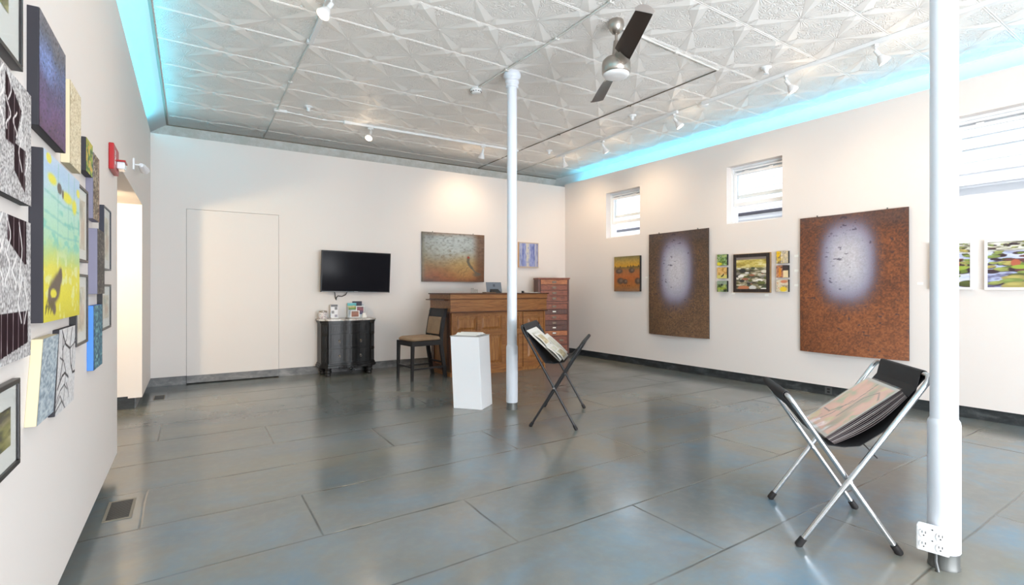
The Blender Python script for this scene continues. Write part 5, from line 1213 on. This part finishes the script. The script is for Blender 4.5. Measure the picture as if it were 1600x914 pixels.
for k in range(2):
    an = ang0+PI*k; c, s_ = math.cos(an), math.sin(an)
    def BL(r, ch, z): return (fx+c*r-s_*ch, fy+s_*r+c*ch, z)
    R = np.linspace(0.20, 0.83, 14); P = []
    for r in R:
        f = (r-0.20)/0.66; w = 0.075-0.014*f; pitch = rad(40-30*f**0.7); off = 0.0
        P.append((r, w, pitch, off))
    mb = MB()
    for dz in (-0.004, 0.004): mb.grid([[BL(r, off+w*q*math.cos(pt), 3.125-w*q*math.sin(pt)+dz*(1-abs(q)**3)) for q in np.linspace(-1, 1, 9)] for r, w, pt, off in P])
    bl = mesh('blade', mb, BLADE, t)
    mb = MB()
    for e in (0, 1): 
        R2 = np.linspace(0.08, 0.225, 8)
        mb.grid([[BL(r, 0.004+(0.050+0.025*((r-0.08)/0.145))*q*math.cos(rad(44-2*(r-0.08)/0.145)), 3.122-(0.050+0.025*((r-0.08)/0.145))*q*math.sin(rad(44-2*(r-0.08)/0.145))+(0.009 if e else -0.009)*(1-abs(q)**2)) for q in np.linspace(-1, 1, 7)] for r in R2])
    mesh('blade_arm', mb, NICKEL, bl)
    mb = MB(); r, w, pt, off = P[-1]
    for e in (0, 1):
        mb.grid([[BL(r+0.002+0.040*f*(1-0.7*q*q)+e*0.004, off+(w+0.008*f)*q*math.cos(pt), 3.125-w*q*math.sin(pt)+0.03*f*(1-0.6*q*q)) for q in np.linspace(-1, 1, 9)] for f in np.linspace(0, 1, 6)])
    mesh('blade_tip', mb, mat('blade tip painted window-lit', rgb(176,166,160), 0.35, 0.3) if k == 0 else bpy.data.materials['blade tip painted window-lit'], bl)  # pale tone paints window light onto the upturned blade tips

# =================================================================== TRACKS, CONDUIT, CEILING FITTINGS
def bar(name, p, q, w, h, m, label, cat, z=3.5, group=None):
    P, Q = Vector(p+(0,)), Vector(q+(0,)); d = (Q-P).normalized(); n = Vector((-d.y, d.x, 0))*w/2
    mb = MB(); a = [P-n, P+n, Q+n, Q-n]; mb.hexa([(v.x,v.y,z-h) for v in a]+[(v.x,v.y,z-0.0005) for v in a]); return tag(mesh(name, mb, m, bevel=0.003), label, cat, group)
TR = 'white ceiling track runs'
bar('track_rail', (5.292, 0.9), (5.226, 4.06), 0.036, 0.036, TRACKW, 'near white light track parallel to the window wall', 'light track', group=TR)
bar('track_rail', (5.212, 4.42), (5.262, 7.02), 0.036, 0.034, TRACKW, 'far white light track parallel to the window wall', 'light track', group=TR)
bar('track_rail', (1.80, 7.055), (4.50, 7.04), 0.036, 0.034, TRACKW, 'white light track across the ceiling in front of the back wall', 'light track', group=TR)
bar('track_rail', (0.86, 2.6), (0.922, 4.90), 0.036, 0.034, TRACKW, 'white light track near the left picture wall', 'light track', group=TR)
def pipe(pts, r, m, label, name='conduit'):
    mb = MB(); mb.tube([(x, y, 3.5-r-0.001 if z is None else z) for x, y, z in pts], r, 8)
    for x, y, z in pts[1:-1]: mb.tube([(x-0.02, y, 3.5-r-0.004), (x+0.02, y, 3.5-r-0.004)], r*1.35, 8)
    return tag(mesh(name, mb, m), label, 'conduit')
pipe([(0.918,4.96,None),(0.912,6.0,None),(0.919,7.0,None),(0.922,8.45,None)], 0.009, PIPE, 'thin white conduit from the left track to the back cornice')
pipe([(1.00,7.05,None),(1.2,7.06,3.482),(1.5,7.10,3.478),(1.72,7.07,None),(1.80,7.055,None)], 0.008, TRACKW, 'flexible white cable between junction box and back track', 'flexible_conduit')
pipe([(2.78,2.2,None),(2.778,3.0,None),(2.776,3.7,None),(2.74,4.5,None),(2.716,5.09,None)], 0.010, PIPE, 'white conduit running to the smoke detector beside the column')
pipe([(3.09,3.26,None),(3.9,3.32,None),(4.585,3.37,None)], 0.010, PIPE, 'white conduit from the fan canopy towards the window side')
pipe([(4.585,3.385,None),(4.56,4.6,None),(4.54,6.0,None),(4.53,7.3,None),(4.534,8.46,None)], 0.0065, DARKPIPE, 'long dark conduit running from the fan line to the back cornice')
pipe([(5.226,4.14,None),(5.215,4.40,None)], 0.007, PIPE, 'short conduit joining the two window side tracks')
pipe([(5.262,7.03,None),(5.28,7.6,None),(5.289,8.46,None)], 0.008, PIPE, 'thin conduit from the far track to the back cornice')
def junction(x, y, a, b, h, label):
    mb = MB(); mb.box(x-a, x+a, y-b, y+b, 3.5-h, 3.4995); tag(mesh('junction_box', mb, TRACKW, bevel=0.004), label, 'junction box')
junction(0.955, 7.045, 0.075, 0.035, 0.035, 'white junction box where the left conduit meets the back track')
junction(1.79, 7.058, 0.05, 0.028, 0.040, 'white power feed at the left end of the back track')
junction(0.918, 4.93, 0.03, 0.025, 0.030, 'small white connector at the far end of the left wall track')
def rose(x, y, r, label, name='junction_cover', cat='ceiling fitting', prof=None):
    mb = MB(); mb.lathe(prof or [(r, 3.4995), (r, 3.488), (r*0.82, 3.474), (r*0.4, 3.468), (0, 3.468)], (x, y, 0), 24); tag(mesh(name, mb, TRACKW), label, cat)
rose(5.30, 4.10, 0.062, 'round white cover at the end of the near window side track')
SPR = [(0.052, 3.4995), (0.052, 3.490), (0.030, 3.482), (0.022, 3.470), (0.022, 3.455), (0.012, 3.450), (0.012, 3.440), (0.026, 3.436), (0.026, 3.432), (0, 3.432)]
for x, y, lb in ((1.231, 6.722, 'ceiling sprinkler near the back left of the tin ceiling'), (4.959, 3.081, 'ceiling sprinkler beside the near window side track'), (4.858, 4.85, 'ceiling sprinkler beside the far window side track'), (4.945, 6.799, 'ceiling sprinkler nearest the back right corner')):
    rose(x, y, 0.05, lb, 'sprinkler_head', 'sprinkler', SPR)
x, y = 2.716, 5.12
t = thing('smoke_detector', (x, y, 3.5), 'round white smoke detector on the ceiling left of the far column', 'smoke detector')
mb = MB(); mb.lathe([(0.058, 3.4995), (0.058, 3.482), (0.066, 3.480), (0.068, 3.466), (0.060, 3.456)], (x, y, 0)); mesh('base_ring', mb, TRACKW, t)
mb = MB(); mb.lathe([(0.052, 3.4555), (0.050, 3.444), (0.036, 3.436), (0, 3.435)], (x, y, 0)); mesh('sensor_cap', mb, TRACKW, t)
mb = MB()
for a in np.linspace(0, 2*PI, 13)[:-1]: mb.box(x+0.056*math.cos(a)-0.006, x+0.056*math.cos(a)+0.006, y+0.056*math.sin(a)-0.006, y+0.056*math.sin(a)+0.006, 3.4535, 3.4575)
mesh('vent_slots', mb, SLOT, t)

# track lamps: first one built, the rest copied
def make_head():
    t = thing('track_lamp', (0, 0, 0), '', 'track lamp')
    mb = MB(); mb.box(-0.016, 0.016, -0.035, 0.035, -0.022, 0.0); mesh('adapter', mb, TRACKW, t, bevel=0.003)
    mb = MB(); mb.tube([(0,0,-0.02), (0,0,-0.05), (0.008,0,-0.06)], 0.007, 10); mesh('stem', mb, TRACKW, t)
    d = Vector((math.sin(rad(33)), 0, -math.cos(rad(33)))); o = Vector((0.0, 0, -0.055))
    M = d.to_track_quat('Z', 'Y').to_matrix()
    mb = MB(); mb.lathe([(0.0, -0.012), (0.017, -0.010), (0.019, 0.0), (0.019, 0.052), (0.022, 0.056)], tuple(o), 18, M); mesh('socket', mb, TRACKW, t)
    mb = MB(); mb.lathe([(0.020, 0.0565), (0.028, 0.064), (0.048, 0.110), (0.052, 0.124), (0.050, 0.130), (0.046, 0.130)], tuple(o), 22, M); mesh('lamp_shade', mb, mat('white lamp glass', rgb(226,226,226), 0.3), t)
    mb = MB(); mb.lathe([(0.046, 0.127), (0.040, 0.131), (0.02, 0.134), (0.0, 0.135)], tuple(o), 22, M); b = mesh('bulb_face', mb, BULB, t)
    l = bpy.data.lights.new('lamp_beam', 'SPOT'); l.energy = SPOT_W; l.color = WARM; l.spot_size = rad(125); l.spot_blend = 1.0; l.shadow_soft_size = 0.04
    lo = link(bpy.data.objects.new('lamp_beam', l)); lo.parent = t; p = o+d*0.15; lo.location = p; aim(lo, d)
    l2 = bpy.data.lights.new('lamp_glow', 'POINT'); l2.energy = 1.6; l2.color = WARM; l2.shadow_soft_size = 0.04
    l2o = link(bpy.data.objects.new('lamp_glow', l2)); l2o.parent = t; l2o.location = o+d*0.19
    return t
head = make_head()
HG = 'white track lamps under the tin ceiling'
HEADS = [ # x, y, yaw of the beam, label, lit
 (5.283, 2.231, -55, 'lit track lamp nearest the near column, aimed at the window wall', 0.75),
 (5.262, 3.049, -55, 'lit track lamp above the rust tapestry side, second on the near track', 1.1),
 (5.214, 4.470, -50, 'lit track lamp at the near end of the far window side track', 1.5),
 (5.238, 5.845, -8, 'middle track lamp on the far window side track', 1.5),
 (5.258, 6.825, 30, 'track lamp at the far end of the window side track', 1.5),
 (2.101, 7.053, 232, 'lit track lamp on the left half of the back track', 0.8),
 (3.857, 7.044, 84, 'track lamp on the right half of the back track, facing the wall', 1.5),
 (0.905, 4.05, 200, 'lit track lamp over the left picture wall, cut by the top of the view', 0.4),
]
parts = list(head.children)
for i, (x, y, yw, lb, pw) in enumerate(HEADS):
    if i == 0: h = head; ch = parts
    else:
        h = head.copy(); COL.objects.link(h); ch = []
        for c in parts:
            k = c.copy(); COL.objects.link(k); k.parent = h; ch.append(k)
    h.location = (x, y, 3.4645); h.rotation_euler = (0, 0, rad(yw)); h['label'] = lb; h['group'] = HG
    for c in ch:
        if c.name.startswith('lamp_beam'): c.data = c.data.copy(); c.data.energy = SPOT_W*pw
# out of view: lamps over the left wall nearer the street
for y in (2.9,):
    l = bpy.data.lights.new('lamp_beam', 'SPOT'); l.energy = SPOT_W; l.color = WARM; l.spot_size = rad(95); l.spot_blend = 1.0; l.shadow_soft_size = 0.04
    l.energy = SPOT_W*0.4; o = link(bpy.data.objects.new('lamp_beam_left_wall', l)); o.location = (0.8, y, 3.3); aim(o, (-0.8, -0.1, -1.0))
# lamp inside the alcove
l = bpy.data.lights.new('alcove_lamp', 'SPOT'); l.energy = 125; l.color = (1.0, 0.76, 0.46); l.spot_size = rad(110); l.spot_blend = 0.6; l.shadow_soft_size = 0.05
o = link(bpy.data.objects.new('alcove_lamp', l)); o.location = (-0.947, 5.4, 1.95); aim(o, (0.28, 1, -0.42))
